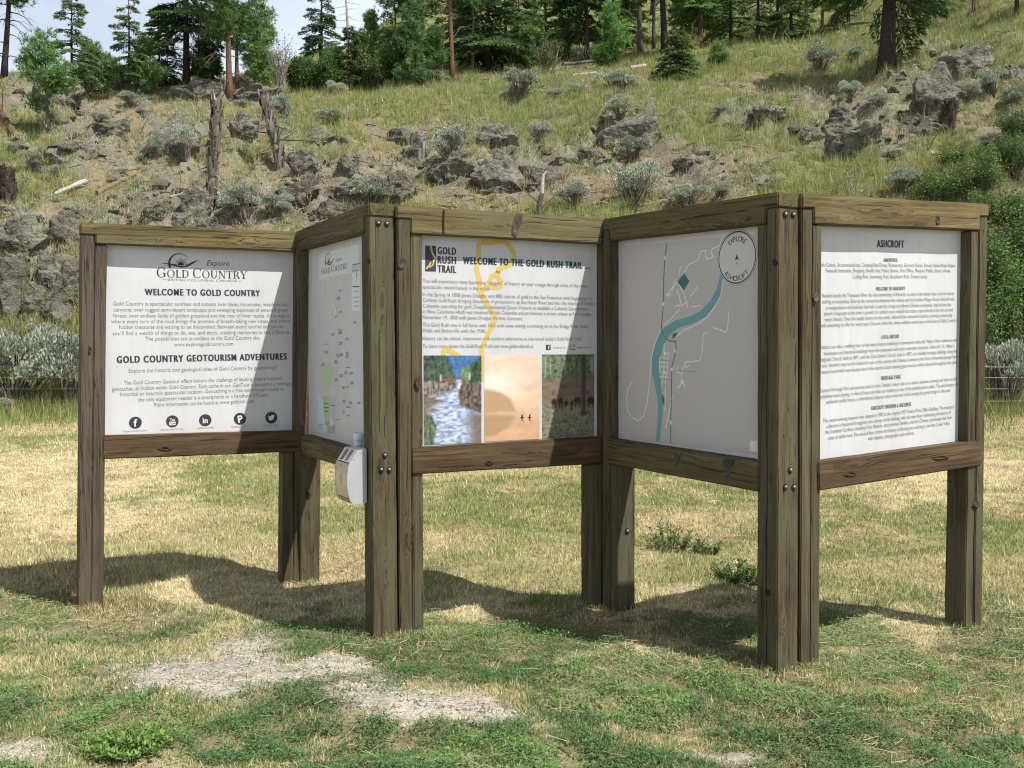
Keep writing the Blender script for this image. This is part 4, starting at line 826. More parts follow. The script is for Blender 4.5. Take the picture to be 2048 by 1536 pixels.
for z_, d_ in ((.245, .075), (Hb-.02, .03)):
    mb = MB(); e = np.array([bp(Wb/2+.0005, d_+.0045*np.cos(a), z_+.0045*np.sin(a)) for a in th]); mb.add(np.r_[[bp(Wb/2+.003, d_, z_)], e], [[0, 1+i, 1+(i+1) % 20] for i in range(20)]); mb.build('rivet', M_BOLT, bin_)
mb = MB(); e = [(.099, .026), (.094, .018), (.086, .006), (.090, .001), (.101, .018), (.108, .05), (.104, .05)]; mb.add([bp(Wb/2+.0008, d, z) for d, z in e], tessellate_polygon([[Vector((d, z, 0)) for d, z in e]])); mb.build('rust_stain', M_RUST, bin_)
cs, cv = sv(F, 717, 894, -.03)
rl = F.low[0]+(F.low[1]-F.low[0])*(cs-.078)/(F.L-.156)
cup = empty('paper_cup', P3(F, cs, rl+.003, -.03), 'small white paper cup with pale blue print standing on the shaded rail', 'cup')
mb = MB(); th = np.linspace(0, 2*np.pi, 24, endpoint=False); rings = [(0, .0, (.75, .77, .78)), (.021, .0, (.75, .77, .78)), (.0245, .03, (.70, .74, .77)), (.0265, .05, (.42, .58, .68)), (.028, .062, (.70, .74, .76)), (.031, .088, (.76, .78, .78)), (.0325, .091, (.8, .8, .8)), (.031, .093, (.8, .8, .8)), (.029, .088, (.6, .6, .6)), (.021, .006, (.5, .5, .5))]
v = []; cc = []
for r_, z_, c_ in rings: v += [(r_*math.cos(a), r_*math.sin(a), z_) for a in th]; cc += [c_]*24
mb.add(v, None, [[j*24+i, j*24+(i+1) % 24, (j+1)*24+(i+1) % 24, (j+1)*24+i] for j in range(len(rings)-1) for i in range(24)], cc); mb.build('cup_wall', M_PRINT, cup, True)

# ------------------------------------------------------------------ wire fence behind the lawn
fence = empty('wire_fence', (0, 20, 0), 'low galvanised wire fence running along the back edge of the lawn', 'fence')
mb = MB()
for z in (.25, .5, .75, .98, 1.2):
    xs = np.arange(-15, 15.1, 1.0); tube(mb, [(x, 0+.02*math.sin(x), z-.02*abs(math.sin(x*math.pi/4))) for x in xs], .0022, 4)
for x in np.arange(8.4, 15, .35): tube(mb, [(x, .02*math.sin(x), .22), (x, .02*math.sin(x), 1.2)], .0013, 3)
mb.build('wire', M_WIRE, fence)
for x in (-12, -8, -4, 0, 4, 8, 12):
    mb = MB(); z0 = float(height(x, 20)); tube(mb, [(x, .06, z0-.2), (x+.01, .06, 1.35)], [.05, .045], 8, (.2, .17, .13)); mb.build('fence_post', M_DEAD, fence)

# ------------------------------------------------------------------ lawn grass, weeds, straw (uncountable)
def blades(mb, X, Y, Z, h, w, lean, col, tipcol=None, mid=False):
    n = len(X); a = rng.uniform(0, 2*np.pi, n); b = rng.uniform(0, 2*np.pi, n)
    dx, dy = np.cos(a)*w/2, np.sin(a)*w/2; lx, ly = np.cos(b)*lean*h, np.sin(b)*lean*h
    v = np.stack([np.c_[X-dx, Y-dy, Z-.004], np.c_[X+dx, Y+dy, Z-.004], np.c_[X+lx, Y+ly, Z+h*np.sqrt(np.maximum(.05, 1-np.minimum(lean, .97)**2))]], 1).reshape(-1, 3)
    c = np.repeat(col, 3, 0); mb.add(v, np.arange(3*n).reshape(-1, 3), None, c)
def spread(n, share=.80, lim=.60, wide=1.0):
    """sideways spread: dense in front of the board, thinner out to the sides"""
    return np.where(rng.uniform(0, 1, n) < share, rng.uniform(-lim, lim, n), rng.uniform(lim, wide, n)*rng.choice([-1, 1], n))
def lawn():
    Nn = 800000; Y = 3.3*(24/3.3)**rng.uniform(0, 1, Nn); X = spread(Nn)*Y
    grav, green, brown, straw, olive, px, py = lawn_masks(X, Y)
    keep = rng.uniform(0, 1, Nn) > grav*.96; keep &= rng.uniform(0, 1, Nn) > green*.5
    tb = .5*fbm(X*2.2, Y*1.6, 77, 3)+.5*fbm(X*7, Y*5, 78, 3); keep &= rng.uniform(0, 1, Nn) < .45+1.5*(tb-.25)
    X, Y, green, brown, straw, olive, tb = [q[keep] for q in (X, Y, green, brown, straw, olive, tb)]; n = len(X); r = rng.uniform(0, 1, n)
    Z = height(X, Y)
    tan = np.array([.60, .53, .30]); col = np.tile(tan, (n, 1))
    isg = r < (.30+.55*np.maximum(olive, .30*sstep(6.4, 5.2, Y)))*(1-.75*straw)*(1-.5*brown); col[isg] = np.where((Y < 6.3)[isg][:, None], [.17, .265, .085], [.26, .325, .11])
    pale = (~isg) & (rng.uniform(0, 1, n) < .2+.75*straw); col[pale] = (.82, .72, .47)
    br = (~isg) & (rng.uniform(0, 1, n) < brown*.55); col[br] = (.34, .23, .11)
    isg2 = rng.uniform(0, 1, n) < green*.92; col[isg2] = (.105, .20, .058)
    col *= rng.uniform(.65, 1.3, n)[:, None]
    near = sstep(6.4, 5.2, Y)
    h = (.014+.024*rng.uniform(0, 1, n)+.12*(tb-.35).clip(0, 1)**1.3)*(1-.3*near)*(1-.3*straw)*(1-.25*green)*(1+.03*(Y-4)); w = .0022+.00062*Y
    lean = rng.uniform(.1, .85, n)+.1*straw
    mb = MB(); blades(mb, X, Y, Z, h, w, np.minimum(lean, .95), col)
    # longer unmown tufts around the feet of the posts
    for q in PLAN.values():
        m = 600; a = rng.uniform(0, 6.28, m); r = np.abs(rng.normal(.10, .12, m)); x = q[0]+.05+np.cos(a)*r*1.3; y = q[1]+.02+np.sin(a)*r; cc = np.where(rng.uniform(0, 1, m)[:, None] < .25, [.22, .27, .09], [.62, .52, .28])*rng.uniform(.6, 1.25, m)[:, None]
        blades(mb, x, y, height(x, y), rng.uniform(.015, .055, m), np.full(m, .0055), rng.uniform(.1, .8, m), cc)
    tag(mb.build('lawn_grass', M_GRASS), 'dry yellow and green mown grass covering the flat lawn', 'grass', kind='stuff')
    # leafy green ground cover
    Nn = 480000; Y = 3.4*(8.0/3.4)**rng.uniform(0, 1, Nn); X = spread(Nn, .86)*Y
    grav, green, brown, straw, olive, px, py = lawn_masks(X, Y); cl = fbm(X*9, Y*9, 88, 2)
    keep = rng.uniform(0, 1, Nn) < np.maximum(green*(1-.93*grav), .03)*(.22+1.6*(cl-.27)).clip(0, .95); X, Y, px, py = X[keep], Y[keep], px[keep], py[keep]; n = len(X); Z = height(X, Y)+rng.uniform(0, .035, n)*cl[keep]*1.6
    a = rng.uniform(0, 2*np.pi, n); l = rng.uniform(.009, .022, n); w = l*rng.uniform(.22, .45, n); up = rng.uniform(-.2, .9, n)
    d = np.c_[np.cos(a), np.sin(a), up]; d /= np.linalg.norm(d, axis=1)[:, None]; s = np.c_[-np.sin(a), np.cos(a), rng.uniform(-.4, .4, n)]
    P0 = np.c_[X, Y, Z]; v = np.stack([P0, P0+d*l[:, None]*.5+s*w[:, None]*.5, P0+d*l[:, None], P0+d*l[:, None]*.5-s*w[:, None]*.5], 1).reshape(-1, 3)
    warm = fbm(X*1.1, Y*1.1, 99, 3); col = np.where((warm > .5)[:, None], [.135, .25, .07], [.07, .155, .052])*rng.uniform(.6, 1.45, n)[:, None]
    mb = MB(); mb.add(v, None, np.arange(4*n).reshape(-1, 4), np.repeat(col, 4, 0))
    tag(mb.build('ground_cover', M_LEAF), 'low leafy green weeds creeping over the foreground ground', 'ground cover', kind='stuff')
    # straw lying on the ground
    Nn = 48000; Y = 3.4*(14/3.4)**rng.uniform(0, 1, Nn); X = spread(Nn, .86)*Y
    grav, green, brown, straw, olive, px, py = lawn_masks(X, Y); keep = rng.uniform(0, 1, Nn) < .05+.55*straw+.2*grav*(1-green*.6)+.12*brown
    X, Y = X[keep], Y[keep]; n = len(X); Z = height(X, Y)+rng.uniform(.004, .03, n); a = rng.uniform(0, np.pi, n); l = rng.uniform(.02, .12, n); w = .0006+.00015*Y
    d = np.c_[np.cos(a), np.sin(a), rng.uniform(-.12, .12, n)]*l[:, None]/2; s = np.c_[-np.sin(a), np.cos(a), rng.uniform(-.5, .5, n)]*w[:, None]; P0 = np.c_[X, Y, Z]
    v = np.stack([P0-d-s, P0+d-s, P0+d+s, P0-d+s], 1).reshape(-1, 3); col = np.array([.52, .43, .25])*rng.uniform(.6, 1.25, n)[:, None]
    mb = MB(); mb.add(v, None, np.arange(4*n).reshape(-1, 4), np.repeat(col, 4, 0)); tag(mb.build('straw', M_GRASS), 'pale dry straw stems scattered over gravel and lawn', 'straw', kind='stuff')
    # gravel
    Nn = 60000; Y = 3.4*(7/3.4)**rng.uniform(0, 1, Nn); X = rng.uniform(-.62, .62, Nn)*Y
    grav = lawn_masks(X, Y)[0]; keep = rng.uniform(0, 1, Nn) < grav*.6; X, Y = X[keep], Y[keep]; n = len(X); Z = height(X, Y); r = .002+.007*rng.uniform(0, 1, n)**3
    oc = np.array([[1, 0, 0], [0, 1, 0], [-1, 0, 0], [0, -1, 0], [0, 0, .7], [0, 0, -.7]]); v = oc[None]*r[:, None, None]*rng.uniform(.6, 1.3, (n, 6, 1)); a = rng.uniform(0, 6.28, n); ca, sa = np.cos(a)[:, None], np.sin(a)[:, None]
    v = np.stack([v[..., 0]*ca-v[..., 1]*sa, v[..., 0]*sa+v[..., 1]*ca, v[..., 2]], -1)+np.c_[X, Y, Z+r*.3][:, None]
    f = np.array([[0, 1, 4], [1, 2, 4], [2, 3, 4], [3, 0, 4], [1, 0, 5], [2, 1, 5], [3, 2, 5], [0, 3, 5]]); t = (np.arange(n)[:, None, None]*6+f[None]).reshape(-1, 3)
    col = np.where(rng.uniform(0, 1, n)[:, None] < .6, [.52, .48, .42], [.32, .31, .30])*rng.uniform(.6, 1.3, n)[:, None]
    mb = MB(); mb.add(v.reshape(-1, 3), t, None, np.repeat(col, 6, 0)); tag(mb.build('gravel', M_PRINT), 'grey gravel bits on the bare patches in front', 'gravel', kind='stuff')
lawn()
def weed(px, py, r, h, n, col, label, cat='weed', name='weed_plant', grassy=False):
    d = ray(px, py); Y = EYE/(-d[2])*d[1]; X = EYE/(-d[2])*d[0]; base = np.array([X, Y, float(height(X, Y))]); g = np.random.default_rng(int(px*7+py))
    root = empty(name, base, label, cat); fo, stm = MB(), MB()
    for i in range(n):
        a = g.uniform(0, 6.28); rr_ = r*math.sqrt(g.uniform(0, 1)); b0 = np.array([math.cos(a)*rr_*.5, math.sin(a)*rr_*.5, -.01]); hh = h*g.uniform(.5, 1)*(1-.4*(rr_/r))
        tip = np.array([math.cos(a)*rr_, math.sin(a)*rr_, hh]); pts = [b0, (b0+tip)/2+np.array([0, 0, hh*.1]), tip]; tube(stm, pts, [.0018, .0014, .0008], 3, np.array(col)*.8, False)
        m = 16; t = g.uniform(.15, 1, m); q = b0+(tip-b0)*t[:, None]; az = g.uniform(0, 6.28, m); l = g.uniform(.012, .024, m)*(1.6 if grassy else 1); dd = np.c_[np.cos(az), np.sin(az), g.uniform(.0, 1.0, m)]; ss = np.c_[-np.sin(az), np.cos(az), g.uniform(-.3, .3, m)]*(l*.22)[:, None]
        v = np.stack([q, q+dd*l[:, None]*.5+ss, q+dd*l[:, None], q+dd*l[:, None]*.5-ss], 1).reshape(-1, 3); fo.add(v, None, np.arange(4*m).reshape(-1, 4), np.repeat(np.array(col)*g.uniform(.7, 1.35, m)[:, None], 4, 0))
    fo.build('foliage', M_LEAF, root); stm.build('stems', M_LEAF, root)
weed(262, 1495, .20, .10, 120, (.16, .27, .06), 'bright yellow-green feathery weed in the foreground left corner')
weed(1340, 1105, .24, .26, 45, (.09, .15, .04), 'tall dark green leafy weed growing in dry lawn between the middle posts', grassy=True)
weed(1478, 1172, .20, .18, 60, (.07, .13, .04), 'low dark green weed clump beside the right front post', grassy=True)
weed(1415, 1110, .14, .15, 25, (.10, .15, .045), 'small green weed between the taller weeds under the map panel', grassy=True)

# ------------------------------------------------------------------ hillside: grass tufts and stones (uncountable)
def hill_stuff():
    Nt = 92000; Y = 20*(85/20)**rng.uniform(0, 1, Nt); X = spread(Nt, .88, .62, .95)*Y; Z = height(X, Y); hg, n1, n2 = hill_green(X, Y, Z); px, py = project(X, Y, Z)
    hidden = (px > 260) & (px < 1880) & (py > 520) & (Y > 22)
    keep = (rng.uniform(0, 1, Nt) < (.5+.5*hg)*(1-.15*rocky(X, Y, base_height(X, Y)))) & (~hidden | (rng.uniform(0, 1, Nt) < .45)); X, Y, Z, hg = X[keep], Y[keep], Z[keep], hg[keep]; nt_ = len(X); k = 14
    r = rng.uniform(0, 1, nt_); gcol = np.where((r < .22+.62*hg)[:, None], [.27, .33, .10], [.46, .37, .22]); gcol = np.where((rng.uniform(0, 1, nt_) < .25)[:, None], [.36, .34, .13], gcol)*rng.uniform(.75, 1.25, nt_)[:, None]
    hh = (.10+.48*rng.uniform(0, 1, nt_)**1.7)*(.55+.65*hg); rad = rng.uniform(.04, .16, nt_)
    bx = np.repeat(X, k)+rng.normal(0, 1, nt_*k)*np.repeat(rad, k); by = np.repeat(Y, k)+rng.normal(0, 1, nt_*k)*np.repeat(rad, k); bz = np.repeat(Z, k)-.02
    mb = MB(); blades(mb, bx, by, bz, np.repeat(hh, k)*rng.uniform(.5, 1.1, nt_*k), .004+.00042*by, rng.uniform(.05, .6, nt_*k), np.repeat(gcol, k, 0)*rng.uniform(.8, 1.2, nt_*k)[:, None])
    # tall grass along the edge of the lawn
    Nt = 90000; Y = rng.uniform(17.5, 25, Nt); X = rng.uniform(-.9, .9, Nt)*Y; keep = ((np.abs(X/Y) > .40) & (np.abs(X/Y) < .64) | (rng.uniform(0, 1, Nt) < .35)) & (rng.uniform(0, 1, Nt) < sstep(17.5, 20.5, Y+(fbm(X*.6, Y*.6, 15, 3)-.5)*4)); X, Y = X[keep], Y[keep]; n = len(X); Z = height(X, Y)
    c = np.where((rng.uniform(0, 1, n) < .68)[:, None], [.19, .27, .07], [.47, .38, .19])*rng.uniform(.7, 1.3, n)[:, None]; blades(mb, X, Y, Z, rng.uniform(.2, .55, n), np.full(n, .014), rng.uniform(.05, .5, n), c)
    tag(mb.build('hillside_grass', M_GRASS), 'green and straw bunch grass covering the hillside', 'grass', kind='stuff')
    Ns = 9000; Y = 23*(62/23)**rng.uniform(0, 1, Ns); X = rng.uniform(-.6, .6, Ns)*Y; Z = height(X, Y); hg = hill_green(X, Y, Z)[0]; rk = fbm(X*.35, Y*.35, 19, 3); keep = rng.uniform(0, 1, Ns) < (1-hg)*.45*sstep(.38, .6, rk)+.02; X, Y, Z = X[keep], Y[keep], Z[keep]; n = len(X)
    r = .05+.22*rng.uniform(0, 1, n)**3; th = np.array([[1, 0, 0], [.3, .95, .1], [-.8, .6, 0], [-.8, -.6, .1], [.3, -.95, 0], [.2, .1, .65], [-.35, -.1, .5], [0, 0, -.6]])
    v = th[None]*r[:, None, None]*rng.uniform(.6, 1.35, (n, 8, 1)); a = rng.uniform(0, 6.28, n); ca, sa = np.cos(a)[:, None], np.sin(a)[:, None]; v = np.stack([v[..., 0]*ca-v[..., 1]*sa, v[..., 0]*sa+v[..., 1]*ca, v[..., 2]], -1)+np.c_[X, Y, Z-r*.12][:, None]
    f = np.array([[0, 1, 5], [1, 2, 5], [2, 6, 5], [2, 3, 6], [3, 4, 6], [4, 5, 6], [4, 0, 5], [1, 0, 7], [2, 1, 7], [3, 2, 7], [4, 3, 7], [0, 4, 7]]); t = (np.arange(n)[:, None, None]*8+f[None]).reshape(-1, 3)
    mb = MB(); mb.add(v.reshape(-1, 3), t, None, (.2, .2, .2)); tag(mb.build('loose_stones', M_ROCK), 'scattered small grey stones lying all over the slope', 'stones', kind='stuff')
    # rubble: rough chunks where the bedrock shows
    g = np.random.default_rng(5); var = [rock_mesh(900+i, 1, .85, .62, 2, .2, 10) for i in range(7)]
    Ns = 5200; Y = 23.5*(56/23.5)**rng.uniform(0, 1, Ns); X = rng.uniform(-.6, .6, Ns)*Y; rk = rocky(X, Y, base_height(X, Y)); px, py = project(X, Y, base_height(X, Y)); keep = (rng.uniform(0, 1, Ns) < rk*.75) & ~((px > 260) & (px < 1880) & (py > 500)); X, Y = X[keep], Y[keep]; Z = height(X, Y); mb = MB()
    for i in range(min(len(X), 600)):
        v, f = var[i % 7]; r = .10+.34*g.uniform(0, 1)**2.2; a = g.uniform(0, 6.28); ca, sa = math.cos(a), math.sin(a); w = v*r*g.uniform(.75, 1.3, 3); w = np.c_[w[:, 0]*ca-w[:, 1]*sa, w[:, 0]*sa+w[:, 1]*ca, w[:, 2]]; mb.add(w+np.array([X[i], Y[i], Z[i]-r*.1]), f, None, (.2, .2, .2))
    tag(mb.build('rubble', M_ROCK), 'rough broken stone rubble around the outcrops', 'stones', kind='stuff')
    # small grey-green and brown undergrowth
    Ns = 5200; Y = 23*(60/23)**rng.uniform(0, 1, Ns); X = rng.uniform(-.6, .6, Ns)*Y; px, py = project(X, Y, base_height(X, Y)); keep = ~((px > 260) & (px < 1880) & (py > 500)) & (fbm(X*.5, Y*.5, 171, 3) > .42); X, Y = X[keep], Y[keep]; n = len(X); k = 80; Z = height(X, Y); r = np.repeat(.10+.34*rng.uniform(0, 1, n)**1.5, k); m = n*k
    d = rng.normal(size=(m, 3)); d /= np.linalg.norm(d, axis=1)[:, None]; d[:, 2] = np.abs(d[:, 2]); q = np.c_[np.repeat(X, k), np.repeat(Y, k), np.repeat(Z, k)]+d*(r*rng.uniform(.3, 1, m))[:, None]; ax = d*.7+np.array([0, 0, .8])+rng.normal(0, .35, (m, 3)); ax /= np.linalg.norm(ax, axis=1)[:, None]; s_ = np.cross(ax, rng.normal(size=(m, 3))); s_ /= np.linalg.norm(s_, axis=1)[:, None]; l = rng.uniform(.05, .12, m); w = l*.12
    pal = np.array([[.33, .41, .29], [.36, .42, .31], [.25, .31, .12], [.30, .26, .20], [.17, .14, .11], [.40, .31, .20]])[rng.integers(0, 6, n)]; c = np.repeat(pal, k, 0)*rng.uniform(.65, 1.3, m)[:, None]; v = np.stack([q-s_*w[:, None], q+s_*w[:, None], q+ax*l[:, None]], 1).reshape(-1, 3); mb = MB(); mb.add(v, np.arange(3*m).reshape(-1, 3), None, np.repeat(c, 3, 0)); tag(mb.build('undergrowth', M_SAGE), 'small grey and brown scrubby undergrowth dotted over the slope', 'undergrowth', kind='stuff')
    # twigs and litter on the slope
    Ns = 5000; Y = 25*(60/25)**rng.uniform(0, 1, Ns); X = rng.uniform(-.6, .6, Ns)*Y; Z = height(X, Y)+.05; n = Ns; a = rng.uniform(0, np.pi, n); l = rng.uniform(.15, .8, n); w = .008+.0003*Y
    d = np.c_[np.cos(a), np.sin(a)*.6, rng.uniform(-.25, .35, n)]*l[:, None]/2; s = np.c_[np.zeros(n), np.zeros(n), w]; P0 = np.c_[X, Y, Z]; v = np.stack([P0-d-s, P0+d-s*.5, P0+d+s*.5, P0-d+s], 1).reshape(-1, 3)
    col = np.where(rng.uniform(0, 1, n)[:, None] < .5, [.33, .29, .24], [.10, .075, .055])*rng.uniform(.7, 1.2, n)[:, None]; mb = MB(); mb.add(v, None, np.arange(4*n).reshape(-1, 4), np.repeat(col, 4, 0)); tag(mb.build('twig_litter', M_DEAD), 'dead twigs and sticks littering the slope', 'twigs', kind='stuff')
# ------------------------------------------------------------------ rocks
_ico = {}
def ico(sub):
    if sub not in _ico:
        bm = bmesh.new(); bmesh.ops.create_icosphere(bm, subdivisions=sub, radius=1); bm.verts.ensure_lookup_table()
        _ico[sub] = (np.array([v.co[:] for v in bm.verts]), np.array([[v.index for v in f.verts] for f in bm.faces])); bm.free()
    return _ico[sub]
def rock_mesh(seed, sx, sy, sz, sub=4, rough=.16, cuts=16):
    g = np.random.default_rng(seed); v, f = ico(sub); v = v.copy()
    for i in range(cuts):
        n = g.normal(size=3); n /= np.linalg.norm(n); d = g.uniform(.5, .9); k = np.maximum(0, v@n-d); v -= k[:, None]*n
    off = g.uniform(-50, 50, 3); S_ = np.array([sx, sy, sz])
    w = v*S_
    m = max(.35, (sx+sz)/2)
    disp = np.array([mnoise.fractal(Vector(q/m*1.3+off), .9, 2.1, 6) for q in w]); rid = np.array([mnoise.ridged_multi_fractal(Vector(q/m*1.5+off), 1.0, 2.2, 4, 1.0, 2.0) for q in w]); st = np.array([mnoise.noise(Vector((q[0]/m*.8, q[1]/m*.8, q[2]/m*5.5))+Vector(off)) for q in w])
    v *= (1+rough*disp*1.3+.09*(rid-1.2)+.10*st)[:, None]
    return v*S_, f
def rock(x0, x1, ytop, ybase, label, cat='rock', tilt=0.0, seed=None, deep=.8, name='boulder', group=None, sink=.33, cuts=16):
    b = ground_at((x0+x1)/2, ybase); k = b[1]/FPX; w = (x1-x0)*k; h = (ybase-ytop)*k
    sd = seed if seed is not None else abs(int(x0*13+ybase*7))
    v, f = rock_mesh(sd, w/2*1.04, w/2*deep, h*(.5+sink)*.97, 4 if (x1-x0) < 60 else 5, .17 if x1-x0 < 90 else .27, cuts)
    ct, st_ = math.cos(tilt), math.sin(tilt); v = np.c_[v[:, 0]*ct-v[:, 2]*st_, v[:, 1], v[:, 0]*st_+v[:, 2]*ct]
    mb = MB(); mb.add(v, f); o = mb.build(name, M_ROCK, None, False, (b[0], b[1]+w/2*deep*.55, b[2]+h*(.5-sink)))
    return tag(o, label, cat, group)
for a in (
    (270, 415, 218, 312, 'big rounded grey boulder with lichen left of the tall broken snag', 'rock'), (338, 438, 160, 203, 'dark grey boulder at the foot of the large dark fir'), (432, 560, 163, 200, 'long flat grey rock behind the reddish pine trunk', 'rock', .05),
    (440, 522, 226, 278, 'square grey rock between the two broken snags'), (562, 662, 288, 348, 'pale layered boulder at the foot of the leaning snag'), (662, 714, 303, 348, 'small pale pointed rock right of the layered boulder', 'rock', -.3),
    (757, 846, 236, 290, 'weathered square rock beside the grey tree stump'), (944, 1032, 240, 295, 'jagged dark rock right of the twiggy sagebrush', 'rock', -.2), (1208, 1336, 222, 298, 'broad flat-topped grey boulder in the middle of the slope', 'rock', .06),
    (1098, 1164, 300, 328, 'small dark flat rock left of the broad flat-topped boulder'), (1820, 1932, 128, 218, 'large blocky dark rock high on the right slope', 'rock', .1), (1880, 2012, 86, 148, 'long slanting slab leaning on the blocky dark rock', 'rock', .42),
    (1650, 1722, 205, 262, 'pale upright rock above the slanting boulder on the right'), (1604, 1652, 246, 292, 'small pale cube-like rock left of the slanting boulder'), (1645, 1802, 226, 312, 'big slanting boulder with a ridge falling to the right', 'rock', -.42),
    (1790, 1925, 214, 272, 'low rounded rock half buried under the blocky dark rock'), (150, 202, 275, 312, 'small rough rock right of the leaning red log'), (205, 262, 330, 365, 'low grey rock above the brown fallen log'), (160, 250, 225, 275, 'broken dark ledge rock behind the young pine', 'rock', .2),
    (-30, 50, 500, 600, 'upper dark cliff block at the far left edge of the frame', 'rock', .1, None, 1.0), (50, 120, 496, 585, 'upper rust-stained cliff block beside the left end post', 'rock', .1, None, 1.0), (100, 172, 520, 620, 'rusty cliff block touching the left end post in view', 'rock', -.15, None, 1.0), (-20, 40, 570, 650, 'lowest cliff block at the far left edge', 'rock', .05, None, 1.0), (30, 90, 560, 640, 'squat cliff block in the middle of the cliff foot', 'rock', -.1, None, 1.0), (78, 140, 580, 655, 'jagged cliff block low beside the bluish sagebrush', 'rock', .2, None, 1.0), (0, 60, 455, 515, 'small block under the cracked ledge', 'rock', .3), (-20, 92, 425, 505, 'cracked ledge on top of the left cliff', 'rock', .05), (88, 190, 408, 500, 'rough grey ledge above the rust-stained cliff', 'rock', .35), (-60, 40, 396, 440, 'thin flat rock below the dark stump at left edge'),
    (262, 330, 395, 445, 'angular rock just above the first panel', 'rock', .25), (325, 430, 375, 450, 'heap-like grey rock left of the big sagebrush over the first panel', 'rock', -.15), (556, 640, 362, 420, 'cracked slab above the second panel', 'rock', .2), (610, 700, 395, 440, 'low rock under the pale sagebrush above the second panel', 'rock'),
    (830, 960, 288, 372, 'rough lichen ledge under the twiggy sagebrush', 'rock outcrop', .08), (930, 1065, 296, 376, 'rust-spotted rock ledge in the centre of the slope', 'rock outcrop', -.05), (1030, 1160, 312, 372, 'low stepped ledge left of the sagebrush clump', 'rock outcrop', .05), (740, 850, 340, 400, 'half-buried ledge above the third panel', 'rock outcrop'),
    (640, 760, 352, 402, 'thin tilted ledge below the pale pointed rock', 'rock outcrop', .15), (1340, 1420, 300, 335, 'small half-buried rock right of the sagebrush clump'), (1480, 1560, 335, 375, 'flat dark rock near the top of the fourth panel'), (1180, 1240, 262, 300, 'small grey rock left of the flat-topped boulder'),
    (1500, 1580, 205, 235, 'low dark stones pile beneath the young fir'), (2000, 2070, 120, 170, 'grey boulder at the right edge of the frame'), (60, 130, 300, 335, 'small stone between sage and white log'), (40, 150, 150, 200, 'stony knoll at the foot of the leaning pine', 'rock', .15), (380, 470, 440, 500, 'dark rock peeping over the first panel', 'rock')):
    rock(*a) if len(a) > 5 else rock(*a)

hill_stuff()
# ------------------------------------------------------------------ logs, snags, stumps
def limb(mb, a, b, r0, r1, col, bend=.06, n=7, sides=8, seed=0, bark=0.0):
    g = np.random.default_rng(seed); a, b = np.asarray(a, float), np.asarray(b, float); t = np.linspace(0, 1, n)[:, None]; L_ = np.linalg.norm(b-a)
    off = np.cumsum(g.normal(0, bend*L_/n, (n, 3)), 0); off -= t*off[-1]; r = (r0+(r1-r0)*t[:, 0])*(1+g.uniform(-bark, bark, n)); tube(mb, a+(b-a)*t+off, r, sides, col)
def px_len(px, py, Y): d = ray(px, py); return np.array([0, 0, EYE])+d*(Y/d[1])
def snag(xb, yb, xt, yt, wpx, label, branches, col=(.155, .13, .105), cat='dead tree', name='snag', topcol=(.5, .3, .13)):
    b = ground_at(xb, yb); tp = px_len(xt, yt, b[1]+.2); root = empty(name, b, label, cat); k = b[1]/FPX; r = wpx*k/2; g = np.random.default_rng(abs(int(xb))); mb = MB()
    n = 16; t = np.linspace(0, 1, n)[:, None]; pts = (tp-b)*t+np.cumsum(g.normal(0, r*.12, (n, 3)), 0); pts[0, 2] -= .2; tube(mb, pts, r*(.8-.18*t[:, 0])*(1+g.uniform(-.12, .12, n)), 10, col)
    for i in range(150 if r < .2 else 420):        # loose bark plates
        q = pts[g.integers(0, n-1)]+(pts[1]-pts[0])*g.uniform(0, 1); a = g.uniform(0, 6.28); rr_ = r*1.0; c_ = q+np.array([math.cos(a)*rr_, math.sin(a)*rr_, 0]); tg = np.array([-math.sin(a), math.cos(a), 0])*min(r*.35, .045); up = np.array([math.cos(a)*.03, math.sin(a)*.03, g.uniform(.08, .22)])
        sh = g.uniform(.4, 1.9); mb.add([c_-tg-up, c_+tg-up, c_+tg*.8+up, c_-tg*.8+up], None, [[0, 1, 2, 3]], np.array(col)*sh)
    for i in range(5): a = g.uniform(0, 6.28); q = pts[-1]+np.array([math.cos(a)*r*.6, math.sin(a)*r*.6, -.1]); limb(mb, q, q+np.array([0, 0, g.uniform(.02, .16)]), r*.42, r*.1, topcol, .02, 3, 5, i)
    mb.build('trunk', M_DEAD, root)
    for i, (h0, dx, dz, rr_) in enumerate(branches):
        q = pts[int(h0*(n-1))]; mb = MB(); limb(mb, q, q+np.array([dx, g.uniform(-.3, .2), dz]), rr_, rr_*.35, (.27, .235, .2) if i % 2 else (.09, .07, .055), .12, 6, 5, i+3); mb.build('dead_branch', M_DEAD, root)
snag(424, 405, 426, 212, 21, 'tall standing broken snag with flaking bark and an orange split top', [(.35, -.5, -.1, .03), (.3, .8, -.7, .03), (.5, .45, .05, .02), (.2, -.9, -.7, .03), (.6, -.5, -.25, .02), (.15, .6, -.3, .025)])
snag(560, 335, 527, 200, 20, 'leaning broken snag with crooked bare branches pointing right', [(.35, 1.5, -.05, .035), (.3, .75, .45, .05), (.62, .7, -.3, .035), (.72, .5, .35, .03), (.5, -.9, .1, .03), (.25, -.5, -.1, .03), (.1, .8, -.9, .03)], (.17, .145, .125))
snag(838, 303, 834, 258, 30, 'short weathered grey stump beside the twiggy sagebrush', [(.5, .35, -.3, .05)], (.23, .21, .19), 'stump', 'tree_stump', (.3, .27, .24))
snag(12, 408, 6, 345, 30, 'dark charred stump at the left edge of the slope', [(.9, .2, .35, .03)], (.055, .045, .035), 'stump', 'tree_stump', (.08, .065, .05))
snag(1895, 262, 1893, 225, 26, 'dark rotten stump under the blocky rock at right', [(.8, .5, .15, .04), (.5, .4, -.2, .03)], (.05, .04, .03), 'stump', 'tree_stump', (.16, .13, .10))
